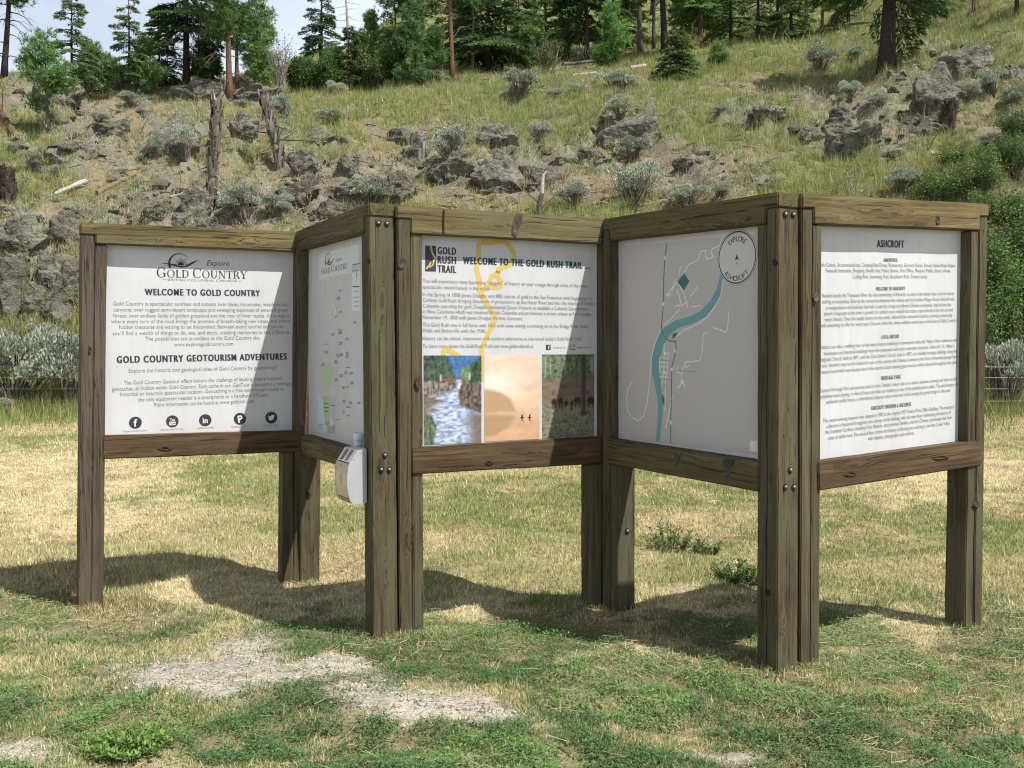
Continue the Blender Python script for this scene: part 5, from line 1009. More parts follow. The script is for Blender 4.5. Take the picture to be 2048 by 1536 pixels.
snag(618, 126, 617, 96, 8, 'small burnt snag beside the tall thin fir on the skyline', [], (.05, .04, .03))
def log(x0, y0, x1, y1, w0, w1, label, col, name='fallen_log', lift=.5, branches=0, cat='log'):
    a = ground_at(x0, y0); b = ground_at(x1, y1); k = a[1]/FPX; r0 = w0*k/2; r1 = w1*b[1]/FPX/2; a = a+(0, 0, r0*lift); b = b+(0, 0, r1*lift+.03); root = empty(name, a, label, cat); mb = MB()
    limb(mb, (0, 0, 0), b-a, r0, r1, col, .03, 9, 9, abs(int(x0)), .12); mb.build('trunk', M_DEAD, root); g = np.random.default_rng(abs(int(x1)))
    for i in range(branches):
        t = g.uniform(.15, .95); q = (b-a)*t; mb = MB(); limb(mb, q, q+np.array([g.uniform(-.5, .5), g.uniform(-.5, .2), g.uniform(.3, 1.3)]), .03, .012, np.array(col)*.7, .2, 6, 4, i); mb.build('dead_branch', M_DEAD, root)
PALE = (.40, .375, .335); GREYW = (.30, .27, .235)
log(76, 404, 172, 368, 6, 11, 'bleached white fallen log on the slope above the left cliff', PALE, branches=2)
log(195, 392, 272, 352, 14, 8, 'reddish brown rotten log lying right of the white log', (.21, .15, .105))
log(46, 305, -14, 205, 15, 12, 'leaning reddish log propped at the left edge below the young pine', (.12, .07, .05), lift=.6, branches=2)
log(1145, 154, 1192, 150, 6, 7, 'short pale cut log in front of the dark trunk', (.45, .40, .33)); log(1262, 141, 1292, 137, 11, 11, 'short pinkish log end left of the low bushy fir', (.48, .38, .30))
log(1125, 140, 1200, 128, 7, 4, 'dead grey tree top lying below the bright young pine', (.13, .11, .095), branches=12, name='dead_tree_top', lift=3.0)
log(1500, 104, 1650, 86, 6, 4, 'long pale fallen trunk with upright bare branches on the upper right', (.42, .38, .31), branches=16)
log(1650, 56, 1770, 50, 6, 5, 'high dark fallen trunk hung left of the big fir', (.17, .13, .10), lift=1.2)
log(1788, 52, 1870, 60, 4, 2, 'thin fallen trunk right of the big fir', (.16, .13, .10), branches=5, lift=1)
log(1868, 312, 1822, 276, 7, 10, 'bleached crooked log beside the right leafy shrubs', (.38, .34, .29), branches=2); log(1784, 308, 1842, 294, 4, 3, 'thin grey branch lying below the slanting boulder', (.32, .29, .25))
log(2026, 352, 2070, 340, 12, 14, 'dark log end poking from the shrubs at right edge', (.07, .055, .045), lift=1.5); log(1900, 55, 1945, 42, 5, 3, 'pale dead branches in grass near the top right trunk', GREYW, branches=8); log(415, 372, 340, 402, 7, 4, 'grey fallen branch left of the tall snag base', GREYW, branches=2)
b = ground_at(1078, 432); root = empty('driftwood_branch', b, 'upright grey dead branch with a curved white tip above the third panel', 'branch'); kk = b[1]/FPX
mb = MB(); tube(mb, [(-.1*0, 0, -.2), (0, 0, .25), (.06, 0, .55), (.10, 0, 42*kk)], [.10, .085, .07, .055], 8, (.10, .085, .075)); mb.build('trunk', M_DEAD, root)
mb = MB(); tube(mb, [(.09, 0, 40*kk), (.10, 0, 62*kk), (.13, 0, 76*kk), (.22, 0, 85*kk), (.10, 0, 86*kk)], [.055, .055, .045, .03, .01], 8, (.45, .44, .42)); mb.build('white_tip', M_DEAD, root)
mb = MB(); limb(mb, (.05, 0, .3), (-.45, .1, .75), .03, .012, (.12, .10, .09), .1, 6, 5, 2); limb(mb, (.06, 0, .2), (.5, .1, .6), .03, .012, (.12, .10, .09), .1, 6, 5, 3); mb.build('dead_branch', M_DEAD, root)

# ------------------------------------------------------------------ sagebrush
def sage_proto(seed, dens, twig, first_label, loc):
    g = np.random.default_rng(seed); root = empty('sagebrush', loc, first_label, 'shrub', 'sagebrush on the hillside'); fo, st_ = MB(), MB(); nl = 11; lobes = []
    for i in range(nl): a = g.uniform(0, 6.28); rr_ = g.uniform(.1, .36); lobes.append((math.cos(a)*rr_, math.sin(a)*rr_, g.uniform(.28, .58), g.uniform(.13, .22)))
    for lx, ly, lz, lr in lobes:
        n = int(dens/nl); d = g.normal(size=(n, 3)); d /= np.linalg.norm(d, axis=1)[:, None]; d[:, 2] = np.abs(d[:, 2])*.9-.25; rad = lr*g.uniform(.35, 1.1, n)**.6
        q = np.array([lx, ly, lz])+d*rad[:, None]; ax = d*.6+np.array([lx, ly, .9])+g.normal(0, .35, (n, 3)); ax /= np.linalg.norm(ax, axis=1)[:, None]; s = np.cross(ax, g.normal(size=(n, 3))); s /= np.linalg.norm(s, axis=1)[:, None]; l = g.uniform(.022, .052, n); w = l*.17
        v = np.stack([q, q+ax*l[:, None]*.6+s*w[:, None], q+ax*l[:, None], q+ax*l[:, None]*.6-s*w[:, None]], 1).reshape(-1, 3)
        c = np.where((g.uniform(0, 1, n) < .75)[:, None], [.42, .49, .375], [.50, .53, .42])*g.uniform(.65, 1.25, n)[:, None]; c = np.where((g.uniform(0, 1, n) < twig)[:, None], np.array([.16, .14, .115])*g.uniform(.7, 1.2, n)[:, None], c)
        fo.add(v, None, np.arange(4*n).reshape(-1, 4), np.repeat(c, 4, 0))
        for j in range(4): e = np.array([lx, ly, lz])+g.normal(0, lr*.45, 3); limb(st_, (g.normal(0, .03), g.normal(0, .03), -.05), e, .016, .004, np.array([.15, .125, .10])*g.uniform(.7, 1.3), .12, 5, 4, int(g.integers(1e6)))
    fo.build('foliage', M_SAGE, root); st_.build('stems', M_DEAD, root); return root
SAGE = [(1035, 200, 82, 1.0, 'round pale sagebrush left of the twiggy shrub below the pines'), (1240, 183, 96, .6, 'wide sagebrush in front of the pinkish log end'), (1155, 190, 56, .7, 'thin small sagebrush in grass below the dead tree top'), (858, 168, 88, .5, 'pale low sagebrush at the foot of the red pine trunk'), (677, 190, 46, .9, 'small pale sagebrush below the green bushes on the skyline'),
 (570, 238, 66, 1.1, 'round sagebrush right behind the leaning snag'), (660, 250, 66, .75, 'flat dome sagebrush in green grass right of the leaning snag'), (900, 322, 96, 1.1, 'large twiggy sagebrush beside the grey stump'), (1080, 286, 62, 1.0, 'neat fan-shaped sagebrush alone on the slope'), (1240, 238, 72, .85, 'sagebrush standing just above the flat-topped boulder'),
 (828, 314, 36, .8, 'tiny pale sagebrush at the stump foot'), (372, 322, 66, 1.5, 'tall dark twiggy sagebrush before the big rounded boulder'), (312, 320, 56, 1.0, 'grey sagebrush low against the big rounded boulder'), (70, 345, 56, 1.1, 'dome sagebrush below the leaning red log'), (288, 236, 36, .8, 'mint-coloured sagebrush on top of the big boulder'),
 (490, 446, 112, 1.0, 'big pale sagebrush above the first panel beside the snag base'), (548, 436, 74, 1.0, 'spiky sagebrush above the right end of the first panel'), (742, 418, 122, .75, 'broad pale sagebrush right behind the second panel'), (1150, 418, 86, 1.0, 'green-grey sagebrush right of the white-tipped branch'), (1268, 412, 142, .95, 'largest sprawling sagebrush in the middle above the fourth panel'),
 (1372, 418, 92, .8, 'loose sagebrush at the right of the largest sprawling one'), (1260, 322, 88, .8, 'thin sagebrush under the flat-topped boulder'), (1800, 394, 102, .85, 'pale sagebrush just above the fifth panel'), (1702, 200, 48, 1.2, 'upright sagebrush under the big fir trunk'), (1756, 216, 52, .9, 'silvery sagebrush right of the pale upright rock'),
 (1640, 145, 80, 1.0, 'open dark-stemmed sagebrush left of the big fir trunk'), (1985, 190, 70, 1.1, 'bushy sagebrush beside the blocky dark rock'), (1930, 204, 60, 1.0, 'sagebrush growing at the face of the blocky dark rock'), (2035, 210, 60, 1.0, 'grey sagebrush near the right edge by the boulder'), (2012, 800, 165, 1.3, 'large sagebrush behind the fence at the right end post'),
 (1716, 122, 46, .9, 'little grey sagebrush left behind the big fir trunk'), (24, 810, 205, 1.25, 'large pale sagebrush behind the fence at the left edge'), (122, 806, 185, 1.25, 'twiggy sagebrush behind the fence beside the left end post'), (158, 700, 70, 1.5, 'bluish sagebrush under the rust-stained cliff'), (6, 850, 60, .9, 'small sagebrush at the lawn corner on the far left'),
 (266, 215, 58, .8, 'grey sagebrush on the skyline between the young pines'), (196, 250, 46, .7, 'scrubby sagebrush above the dark ledge rock'), (1022, 312, 34, .8, 'small sagebrush below the jagged dark rock'), (1112, 196, 40, .8, 'small pale sagebrush between the round and the thin one'), (1348, 262, 38, .7, 'low bluish sagebrush right of the flat-topped boulder'),
 (2040, 262, 50, .9, 'dark sagebrush above the right leafy shrubs'), (1440, 236, 40, .7, 'faint sagebrush in the grass below the shaded fir'), (1980, 300, 56, .9, 'grey-green sagebrush amid leafy shrubs at right'), (116, 352, 40, .8, 'small sagebrush beside the white log'), (480, 215, 34, .7, 'small sagebrush behind the square rock'), (720, 392, 60, .7, 'faded sagebrush left behind the second panel corner'), (2046, 150, 40, .8, 'sagebrush cut by the right edge near the slab'), (960, 206, 34, .7, 'tiny sagebrush in the bright grass below the dark firs'), (1440, 396, 60, .7, 'low grey sagebrush behind the fourth panel rail'), (92, 690, 80, .8, 'greenish sagebrush at the cliff foot behind the fence')]
protos = []
for i, (x, y, w, asp, lab) in enumerate(SAGE):
    g = ground_at(x, y) if y < 700 else at_depth(x, {2012: 20.3, 24: 20.9, 122: 20.6, 6: 20.2}.get(x, 23)); kk = g[1]/FPX*w/.98; loc = (g[0], g[1], g[2]-.04*kk)
    if i < 6: protos.append(sage_proto(100+i, 9500 if i != 2 else 5500, .12 if i % 3 else .3, lab, loc)); o = protos[-1]; o.scale = (kk, kk, kk*asp); o.rotation_euler = (0, 0, i*1.3)
    else: copy_thing(protos[(i*5+i//6) % 6], loc, i*2.1, (kk, kk, kk*asp), lab, 'sagebrush on the hillside')

# ------------------------------------------------------------------ leafy shrubs
def leafy(x, yb, yt, wpx, label, col, Y=None, n=5200, leaf=.05, sparse=False, name='leafy_shrub', seed=None, group=None):
    b = ground_at(x, yb) if Y is None else at_depth(x, Y); k = b[1]/FPX; h = (b[2] and px_len(x, yt, b[1])[2]-b[2]); w = wpx*k/2; g = np.random.default_rng(seed or int(x*3+yb)); root = empty(name, b, label, 'shrub', group); fo, st_ = MB(), MB(); ns = 20; ends = []
    for i in range(ns):
        a = g.uniform(0, 6.28); r = w*math.sqrt(g.uniform(.02, 1))*.85; e = np.array([math.cos(a)*r, math.sin(a)*r*.8, h*g.uniform(.5, .95)*(1-.25*(r/w)**2)]); limb(st_, (g.normal(0, w*.12), g.normal(0, w*.12), -.1), e, .02+.006*h, .006, np.array([.13, .105, .085])*g.uniform(.7, 1.3) if not sparse else np.array([.30, .26, .22]), .12, 7, 5, int(g.integers(1e6)))
        for j in range(4): t = g.uniform(.35, 1); q = e*t; e2 = q+np.array([g.normal(0, w*.25), g.normal(0, w*.25), h*g.uniform(.0, .22)]); limb(st_, q, e2, .010, .003, np.array([.14, .11, .085]) if not sparse else np.array([.32, .28, .24]), .1, 4, 4, int(g.integers(1e6))); ends.append((q, e2))
    q0 = np.array([e[0] for e in ends]); q1 = np.array([e[1] for e in ends]); m = n; ix = g.integers(0, len(ends), m); t = g.uniform(.1, 1.1, m)[:, None]; q = q0[ix]+(q1-q0)[ix]*t+g.normal(0, .075*h**.5, (m, 3)); q[:, 2] = np.maximum(q[:, 2], .05)
    ax = g.normal(size=(m, 3))+np.array([0, -.2, .5]); ax /= np.linalg.norm(ax, axis=1)[:, None]; s = np.cross(ax, g.normal(size=(m, 3))); s /= np.linalg.norm(s, axis=1)[:, None]; l = leaf*g.uniform(.6, 1.4, m); wd = l*.33
    v = np.stack([q, q+ax*l[:, None]*.5+s*wd[:, None], q+ax*l[:, None], q+ax*l[:, None]*.5-s*wd[:, None]], 1).reshape(-1, 3); c = np.array(col)*g.uniform(.55, 1.5, m)[:, None]*np.where(g.uniform(0, 1, m)[:, None] < .12, [1.5, 1.2, .8], [1, 1, 1])
    fo.add(v, None, np.arange(4*m).reshape(-1, 4), np.repeat(c, 4, 0)); fo.build('foliage', M_LEAF, root); st_.build('stems', M_DEAD, root); return root
LG = (.12, .20, .065)
leafy(2005, 690, 430, 150, 'tall green leafy shrub at the right edge behind the fifth panel', LG, 22.0, 14000, .06)
leafy(1945, 700, 470, 120, 'green leafy shrub just behind the right end post', (.11, .185, .06), 21.6, 9500, .055)
leafy(2050, 560, 330, 150, 'bushy leafy shrub cut by the right edge of the frame', (.12, .19, .065), 23.2, 11000, .06)
leafy(1880, 420, 330, 110, 'low yellowish leafy shrub above the fifth panel corner', (.12, .18, .06), None, 8500)
leafy(1955, 400, 305, 130, 'spreading leafy shrub right of the pale sagebrush', (.125, .20, .065), None, 8000)
leafy(2030, 360, 262, 110, 'dense leafy shrub on the right below the grey sagebrush', (.11, .18, .06), None, 7500)
leafy(1905, 345, 290, 70, 'small light green shrub beside the bleached crooked log', (.12, .18, .05), None, 2500)
leafy(1850, 700, 470, 140, 'green shrub hidden mostly behind the fifth panel', (.08, .145, .04), 22.5, 3000)
leafy(2035, 300, 215, 90, 'dark leafy shrub under the right edge boulder', (.09, .15, .05), None, 7000)
leafy(1975, 455, 380, 120, 'leafy green shrub filling the gap above the right end post', (.115, .19, .06), None, 7500)
leafy(2040, 470, 385, 110, 'leafy shrub at the right edge below the dark log end', (.09, .155, .05), None, 8500)
leafy(1985, 345, 285, 80, 'small leafy shrub beside the grey-green right sagebrush', (.13, .21, .065), None, 5000)
leafy(562, 182, 72, 62, 'pale nearly leafless shrub on the skyline', (.22, .22, .17), None, 900, .07, True)
leafy(595, 190, 118, 60, 'dark green rounded bush under the thin fir', (.055, .105, .03), None, 4200, .09); leafy(648, 185, 112, 80, 'rounded green bush left of the young fir on the ridge', (.065, .12, .035), None, 5000, .09)
leafy(752, 182, 96, 96, 'broad yellow-green bush in front of the dark ridge pine', (.095, .14, .045), None, 6000, .09); leafy(1095, 155, 72, 66, 'twiggy brown-green shrub right of the dense firs', (.12, .13, .05), None, 1700, .08, True); leafy(545, 170, 130, 60, 'low bright bush below the reddish pine on the ridge', (.075, .13, .035), None, 3200, .09)

# ------------------------------------------------------------------ conifers
def conifer(base, H, R, label, kind='fir', cb=.08, seed=1, dens=1.0, col=(.045, .082, .03), barkc=(.07, .05, .04), tr=None, lean=(0, 0), dead=0, name=None, group='conifers on the hill', cat='tree', nbk=1.0):
    g = np.random.default_rng(seed); root = empty(name or {'fir': 'fir_tree', 'pine': 'pine_tree', 'young': 'young_pine'}[kind], base, label, cat, group); tk, cr_ = MB(), MB(); r0 = tr or H*.016
    n = 12; t = np.linspace(0, 1, n)[:, None]; ax = np.c_[t*lean[0]+np.sin(t*3+seed)*.01*H, t*lean[1], t*H]; ax[0, 2] = -.3; rad = r0*(1-.93*t[:, 0])*(1+.25*np.exp(-t[:, 0]*30)); tube(tk, ax, rad, 9, barkc)
    def axis(h): i = np.clip(h/H*(n-1), 0, n-1.001); j = np.floor(i).astype(int); f = (i-j)[:, None]; return ax[j]*(1-f)+ax[j+1]*f
    nb = int(nbk*(90 if kind == 'fir' else 62)*min(1.6, max(.5, H/9))*(1 if kind != 'young' else .9)); hs = H*(cb+(1-cb)*g.uniform(0, 1, nb)**.95*.985); hs.sort(); f = (hs/H-cb)/(1-cb)
    if kind == 'fir': Lb = R*(1-f)**.75*g.uniform(.65, 1.1, nb)+.12
    elif kind == 'pine': Lb = R*np.sin(np.clip(f*.85+.15, 0, 1)*np.pi)**.7*g.uniform(.45, 1.1, nb)+.2
    else: Lb = R*((1-f)**.7)*np.clip(.55+f*3, 0, 1)*g.uniform(.6, 1.1, nb)+.12
    az = g.uniform(0, 6.28, nb); el = {'fir': .25-.55*(1-f), 'pine': .1+.3*f, 'young': .35+.4*f}[kind]+g.normal(0, .12, nb)
    b0 = axis(hs); d = np.c_[np.cos(az)*np.cos(el), np.sin(az)*np.cos(el), np.sin(el)]; sag = {'fir': .14, 'pine': .02, 'young': -.12}[kind]
    def bpt(i, t): return b0[i]+d[i]*(Lb[i]*t)[:, None]+np.c_[np.zeros(len(t)), np.zeros(len(t)), -sag*Lb[i]*t*t]
    tt = np.linspace(0, 1, 4)
    for i in range(nb): tube(tk, bpt(np.full(4, i), tt), np.array([.035, .024, .014, .005])*min(1.3, .5+Lb[i]*.4), 4, np.array(barkc)*.8, False)
    pr_ = Lb**1.25; pr_ /= pr_.sum()
    if kind == 'fir':
        m = int(17000*dens*min(1.5, H/9)); ix = g.choice(nb, m, p=pr_); t = g.uniform(.12, 1.04, m)**.8; q = bpt(ix, t); side = g.choice([-1, 1], m); h2 = np.c_[-np.sin(az[ix]), np.cos(az[ix]), np.zeros(m)]*side[:, None]; tl = Lb[ix]*(.5*(1-t)+.1)*g.uniform(0, 1, m); q = q+(h2*.8+d[ix]*.5)*tl[:, None]; q[:, 2] -= tl*.25+g.uniform(0, .07, m)
        ax_ = h2*.7+d[ix]*.8+g.normal(0, .28, (m, 3)); ax_[:, 2] -= .1; ax_ /= np.linalg.norm(ax_, axis=1)[:, None]; s = np.cross(ax_, np.array([0, 0, 1.])+g.normal(0, .55, (m, 3))); s /= np.linalg.norm(s, axis=1)[:, None]+1e-6; l = g.uniform(.14, .32, m)*min(1.25, max(.6, H/9)); w = l*.155
        v = np.stack([q, q+ax_*l[:, None]*.45+s*w[:, None], q+ax_*l[:, None], q+ax_*l[:, None]*.45-s*w[:, None]], 1).reshape(-1, 3); c = np.array(col)*g.uniform(.6, 1.45, m)[:, None]; c = np.where((t > .85)[:, None], c*np.array([1.35, 1.3, 1.0]), c); cr_.add(v, None, np.arange(4*m).reshape(-1, 4), np.repeat(c, 4, 0))
    else:
        nT = int((2300 if kind == 'pine' else 1700)*dens*min(1.5, max(.6, H/8))); k = 9; ix = g.choice(nb, nT, p=pr_); t = 1.02-g.uniform(0, 1, nT)**1.5*.75; q = bpt(ix, t)+g.normal(0, .13*R**.5, (nT, 3)); dirs = d[ix]*.6+np.array([0, 0, .5])+g.normal(0, .3, (nT, 3)); q = np.repeat(q, k, 0); dd = np.repeat(dirs, k, 0)+g.normal(0, .75, (nT*k, 3)); dd /= np.linalg.norm(dd, axis=1)[:, None]
        m = nT*k; l = g.uniform(.14, .26, m)*(1 if kind == 'pine' else .95); s = np.cross(dd, g.normal(size=(m, 3))); s /= np.linalg.norm(s, axis=1)[:, None]+1e-6; w = .013+.006*g.uniform(0, 1, m)
        v = np.stack([q-s*w[:, None], q+s*w[:, None], q+dd*l[:, None]], 1).reshape(-1, 3); c = np.repeat(np.array(col)*g.uniform(.65, 1.4, nT)[:, None], k, 0)*g.uniform(.8, 1.2, m)[:, None]; cr_.add(v, np.arange(3*m).reshape(-1, 3), None, np.repeat(c, 3, 0))
    for i in range(dead):       # bare lower branches
        h = H*cb*g.uniform(.25, 1.0); a = g.uniform(0, 6.28); q = axis(np.array([h]))[0]; l = g.uniform(.6, 1.7); e1 = q+np.array([math.cos(a)*l*.6, math.sin(a)*l*.6, -.05*l]); e2 = e1+np.array([math.cos(a)*l*.4, math.sin(a)*l*.4, -.45*l]); tube(tk, [q, (q+e1)/2+np.array([0, 0, .06]), e1, e2], [.03, .022, .015, .006], 4, np.array(barkc)*1.2, False)
        for j in range(3): z = e1+g.normal(0, .06, 3); tube(tk, [z, z+np.array([math.cos(a+j-1)*.4, math.sin(a+j-1)*.4, -.25])], [.01, .004], 3, np.array(barkc)*1.2, False)
    tk.build('trunk', M_BARK, root, True); cr_.build('crown', M_NEEDLE, root); return root
def tree_px(x, yb, yt, wpx, label, kind='fir', Y=None, **kw):
    b = ground_at(x, yb) if Y is None else at_depth(x, Y); H = px_len(x, yt, b[1])[2]-b[2]; R = wpx*b[1]/FPX/2; tw = kw.pop('tw', None)
    if tw: kw['tr'] = tw*b[1]/FPX/2
    conifer(b, H, R, label, kind, seed=int(x*11+yb), **kw)
FD = (0.094, 0.156, 0.065); FM = (0.138, 0.225, 0.085); FG = (0.175, 0.250, 0.131); PN = (0.200, 0.319, 0.106); YG = (0.213, 0.350, 0.100); RED = (.155, .083, .055); DK = (.045, .035, .03); GB = (.12, .10, .085)
tree_px(4, 158, -230, 150, 'tall leaning pine at the top left corner with drooping bare branches', 'pine', cb=.38, lean=(.75, 0), dead=14, col=FM, barkc=DK, tw=13, dens=1.44)
tree_px(94, 262, 58, 112, 'young fluffy pine standing alone on the left slope', 'young', cb=.14, col=(0.186, 0.318, 0.114), barkc=GB, dens=1.30, tw=7)
tree_px(147, 190, -38, 112, 'slender open fir with tiered branches on the left skyline', 'fir', cb=.05, col=FG, dens=1.04, barkc=DK)
tree_px(186, 190, 92, 76, 'bushy bright young pine right of the lone pine', 'young', cb=.02, col=PN, dens=1.44)
tree_px(258, 190, -32, 92, 'narrow wispy fir in the middle of the pale sky gap', 'fir', cb=.16, col=FG, dens=0.88, barkc=DK)
tree_px(292, 192, 82, 78, 'dense young pine in front of the wispy fir', 'young', cb=.02, col=PN, dens=1.44); tree_px(238, 180, 138, 34, 'tiny pale fir on the skyline between the pines', 'young', cb=.02, col=(0.156, 0.234, 0.118), dens=.6)
tree_px(370, 172, -190, 205, 'large dark fir with a thick bare lower trunk on the left ridge', 'fir', cb=.22, col=FD, dens=1.36, barkc=DK, tw=15, dead=6)
tree_px(461, 204, -170, 150, 'reddish barked pine with a dense round crown on the left ridge', 'pine', cb=.30, col=(0.125, 0.211, 0.070), dens=1.60, barkc=RED, tw=14, dead=5)
tree_px(476, 172, -60, 110, 'thinner pine standing behind the reddish pine', 'pine', cb=.35, col=FM, dens=0.96, barkc=(.13, .075, .05), tw=9)
tree_px(335, 172, 78, 96, 'dark low fir left behind the large dark fir trunk', 'fir', cb=.02, col=FD, dens=0.88); tree_px(420, 176, 70, 92, 'dark bushy fir between the two ridge trunks', 'fir', cb=.02, col=(0.094, 0.172, 0.062), dens=0.88); tree_px(512, 172, -12, 72, 'green pine at the right side of the left tree group', 'pine', cb=.10, col=PN, dens=1.44)
tree_px(642, 132, -60, 92, 'thin fir with a flat broken crown on the skyline', 'fir', cb=.16, col=(0.086, 0.149, 0.070), dens=0.80, barkc=DK, tw=8, dead=4); tree_px(698, 180, 52, 58, 'dark young fir on the ridge below the pale dead spar', 'fir', cb=.02, col=FD, dens=0.88)
tree_px(740, 178, 28, 46, 'small pointed pine behind the yellow-green bush', 'young', cb=.35, col=(0.140, 0.242, 0.078), dens=1.04); tree_px(832, 170, 10, 110, 'wide bluish green pine at the centre of the ridge', 'young', cb=.03, col=(0.133, 0.242, 0.094), dens=2.08)
tree_px(790, 170, -50, 80, 'half bare pine rising behind the wide bluish pine', 'pine', cb=.42, col=FM, dens=.6, barkc=DK, dead=5); tree_px(845, 160, -60, 60, 'thin bare-topped pine over the centre ridge', 'pine', cb=.6, col=FM, dens=.4, barkc=DK, dead=6)
tree_px(902, 165, -260, 150, 'straight reddish pine trunk in front of the dark firs', 'pine', cb=.52, col=FM, dens=0.88, barkc=RED, tw=11, dead=8); tree_px(944, 153, -120, 100, 'pale brown slim trunk beside the reddish pine', 'pine', cb=.5, col=FM, dens=.8, barkc=(.17, .125, .095), tw=7, dead=5)
tree_px(978, 148, -190, 235, 'massive dark fir with low sweeping boughs near the centre', 'fir', cb=.18, col=FD, dens=1.76, barkc=DK, tw=12, dead=6); tree_px(1035, 132, -90, 130, 'dense dark fir clothed to the ground right of the massive fir', 'fir', cb=.02, col=(0.078, 0.152, 0.056), dens=1.52)
tree_px(1176, 124, -200, 170, 'dark trunked fir left behind the bright young pine', 'fir', cb=.26, col=FD, dens=1.36, barkc=DK, tw=11, dead=6); tree_px(1222, 134, 8, 88, 'bright green feathery young pine in the centre right', 'young', cb=.04, col=(0.203, 0.366, 0.102), dens=1.60)
tree_px(1281, 106, -220, 140, 'grey barked pine right of the bright young pine', 'pine', cb=.42, col=FM, dens=0.88, barkc=GB, tw=12, dead=6); tree_px(1310, 96, -200, 110, 'slim grey pine beside the leaning black trunk', 'pine', cb=.42, col=FM, dens=.9, barkc=(.09, .075, .065), tw=8, dead=4)
tree_px(1333, 108, -260, 190, 'leaning black trunked fir above the low bushy fir', 'fir', cb=.42, col=FD, dens=1.20, barkc=DK, tw=15, lean=(-.9, 0), dead=8); tree_px(1355, 160, 62, 112, 'low wide bushy fir like a dark green dome', 'fir', cb=.0, col=(0.090, 0.162, 0.060), dens=2.6, nbk=2.4)
tree_px(1437, 138, 88, 38, 'tiny young pine right of the low bushy fir', 'young', cb=.05, col=PN, dens=.8); tree_px(1402, 82, -160, 150, 'grey trunked tree with bright boughs behind the low bushy fir', 'fir', cb=.2, col=(0.140, 0.265, 0.078), dens=1.20, barkc=GB, tw=12)
tree_px(1646, 70, -170, 120, 'thin reddish trunk left of the biggest fir on the right', 'pine', cb=.4, col=FM, dens=0.80, barkc=RED, tw=7, dead=4); tree_px(1776, 136, -330, 300, 'biggest fir on the right with a very thick black trunk', 'fir', cb=.33, col=FD, dens=1.76, barkc=DK, tw=33, dead=18)
tree_px(1948, 32, -190, 90, 'slim reddish trunk at the top right', 'pine', cb=.4, col=FM, dens=.9, barkc=RED, tw=9); tree_px(2033, 30, -200, 110, 'dark trunk at the top right corner', 'fir', cb=.35, col=FD, dens=.9, barkc=DK, tw=9)
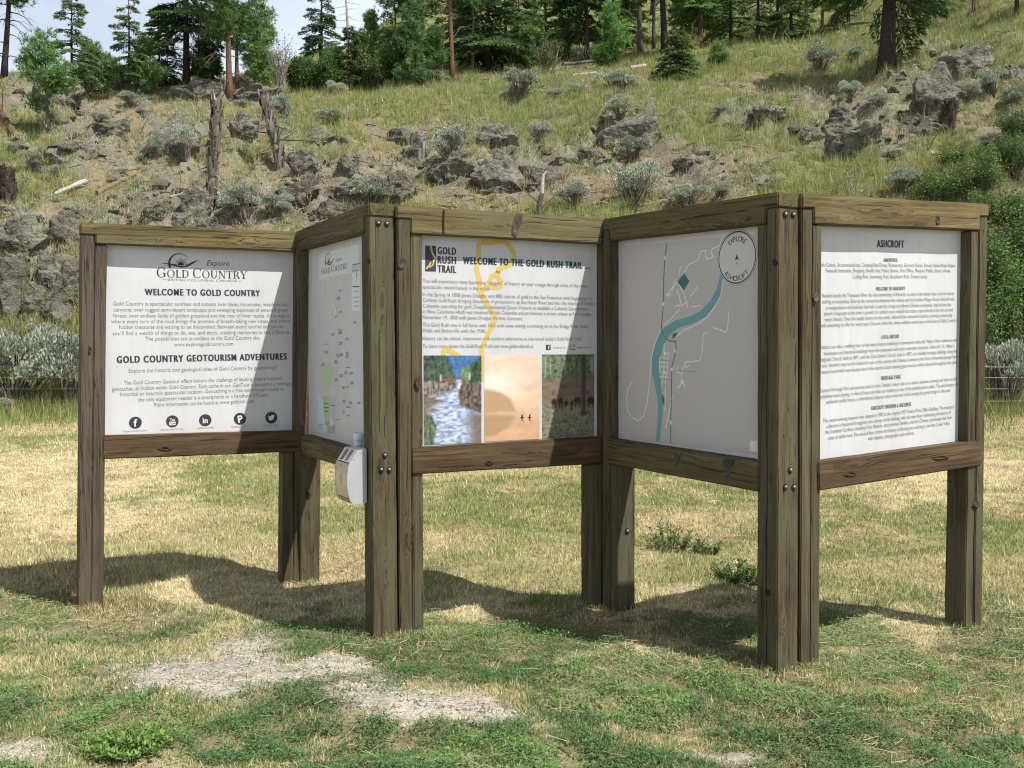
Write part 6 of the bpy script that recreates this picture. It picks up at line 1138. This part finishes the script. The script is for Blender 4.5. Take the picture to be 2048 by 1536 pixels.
for i, (x, Yd, yt, w, kind, c, lab) in enumerate(((905, 62, -60, 120, 'fir', FM, 'far fir behind the reddish pine trunk'), (1090, 70, -80, 120, 'fir', FM, 'far fir above the twiggy shrub'), (1135, 60, -90, 100, 'fir', FD, 'far dark fir left of the dark trunked fir'), (1250, 66, -90, 120, 'fir', FM, 'far fir right behind the bright young pine'), (1360, 72, -80, 120, 'pine', FM, 'far pine behind the leaning black trunk'), (1455, 64, -90, 120, 'fir', (.095, .17, .05), 'far bright fir above the long pale fallen trunk'),
        (1508, 62, -110, 110, 'fir', FM, 'far fir with the leftmost thin trunk in the right wood'), (1550, 66, -110, 110, 'pine', (.11, .19, .055), 'far light green pine in the right wood'), (1575, 61, -110, 100, 'fir', FD, 'far dark fir right of the light green pine'), (1605, 70, -110, 120, 'pine', (.12, .20, .05), 'far pine with yellowish crown left of thin reddish trunk'), (1690, 64, -130, 120, 'fir', FM, 'far fir close left of the biggest fir'), (1850, 56, -150, 130, 'fir', FM, 'far fir right behind the biggest fir'), (1900, 60, -150, 110, 'pine', FM, 'far pine between the biggest fir and the slim red trunk'), (1425, 76, -90, 110, 'fir', FD, 'deep shaded fir at the back of the right wood'), (1225, 78, -90, 110, 'fir', FD, 'deep fir at the back of the centre wood'), (1010, 74, -70, 110, 'fir', FD, 'deep fir behind the dense dark firs'),
        (1480, 82, -70, 120, 'young', (.11, .20, .055), 'bright young pine at the back between thin trunks'), (1530, 90, -80, 130, 'young', (.10, .18, .05), 'light green pine deep in the right wood'), (1620, 84, -80, 120, 'young', (.11, .19, .055), 'bright bushy pine behind the thin reddish trunk'), (1390, 88, -70, 120, 'young', FM, 'bushy pine deep behind the grey trunked tree'), (1300, 90, -60, 120, 'young', FM, 'bushy pine deep between the two grey pines'), (1160, 92, -50, 120, 'young', FM, 'bushy pine deep in the centre wood'), (1070, 96, -40, 120, 'young', FM, 'bushy pine far behind the twiggy brown shrub'), (940, 92, -30, 110, 'young', (.09, .16, .05), 'bushy pine far behind the pale slim trunk'), (1740, 78, -110, 120, 'young', FM, 'bushy pine far behind the biggest fir'))):
    tree_px(x, 0, yt, w, lab, kind, Y=Yd, cb=.10 if kind == 'fir' else .2, col=c, dens=1.04, barkc=DK, tw=8)
for x, yb, yt, w, lab, kind, c, dn in ((212, 186, 118, 56, 'short bushy pine at the left end of the pale sky gap', 'young', PN, 1.3), (318, 178, 20, 84, 'mid green fir left behind the large dark fir', 'fir', FM, 1.1), (408, 174, 70, 62, 'bushy pine filling the gap right of the large dark fir', 'young', (.13, .22, .07), 1.3),
    (528, 176, 66, 60, 'small green pine at the right end of the left tree group', 'young', PN, 1.3), (610, 180, 128, 60, 'low bright bushy pine below the thin fir', 'young', (.14, .24, .075), 1.3), (668, 172, 100, 62, 'small pine left of the dark young fir', 'young', (.13, .22, .07), 1.3),
    (722, 170, 70, 62, 'slender mid green pine right of the dark young fir', 'young', (.13, .215, .07), 1.3), (785, 172, 62, 78, 'bushy pine left of the wide bluish pine', 'young', (.12, .205, .065), 1.5), (868, 165, 58, 74, 'bushy pine between wide bluish pine and reddish trunk', 'young', (.12, .21, .065), 1.5), (1062, 138, 60, 80, 'light green young pine at the right of the dense dark firs', 'young', PN, 1.4), (1128, 128, 50, 80, 'light green young pine left of the dark trunked fir', 'young', PN, 1.3)):
    tree_px(x, yb, yt, w, lab, kind, cb=.03, col=c, dens=dn, barkc=DK)
# pale dead spar on the skyline
b = ground_at(700, 120); root = empty('dead_spar', b, 'pale bare dead tree spar rising above the ridge', 'dead tree'); Hs = px_len(692, -60, b[1])[2]-b[2]; mb = MB(); limb(mb, (0, 0, -.2), (-.5, 0, Hs), .16, .05, (.36, .30, .26), .01, 10, 8, 4); mb.build('trunk', M_DEAD, root)
for i in range(14):
    g = np.random.default_rng(i+40); t = .35+.6*i/14; q = np.array([-.5*t, 0, Hs*t]); sgn = 1 if i % 2 else -1; mb = MB(); limb(mb, q, q+np.array([sgn*g.uniform(.6, 1.6), g.uniform(-.4, .4), g.uniform(-.6, .2)]), .03, .008, (.22, .185, .16), .15, 6, 4, i); mb.build('dead_branch', M_DEAD, root)
bpy.context.view_layer.update()
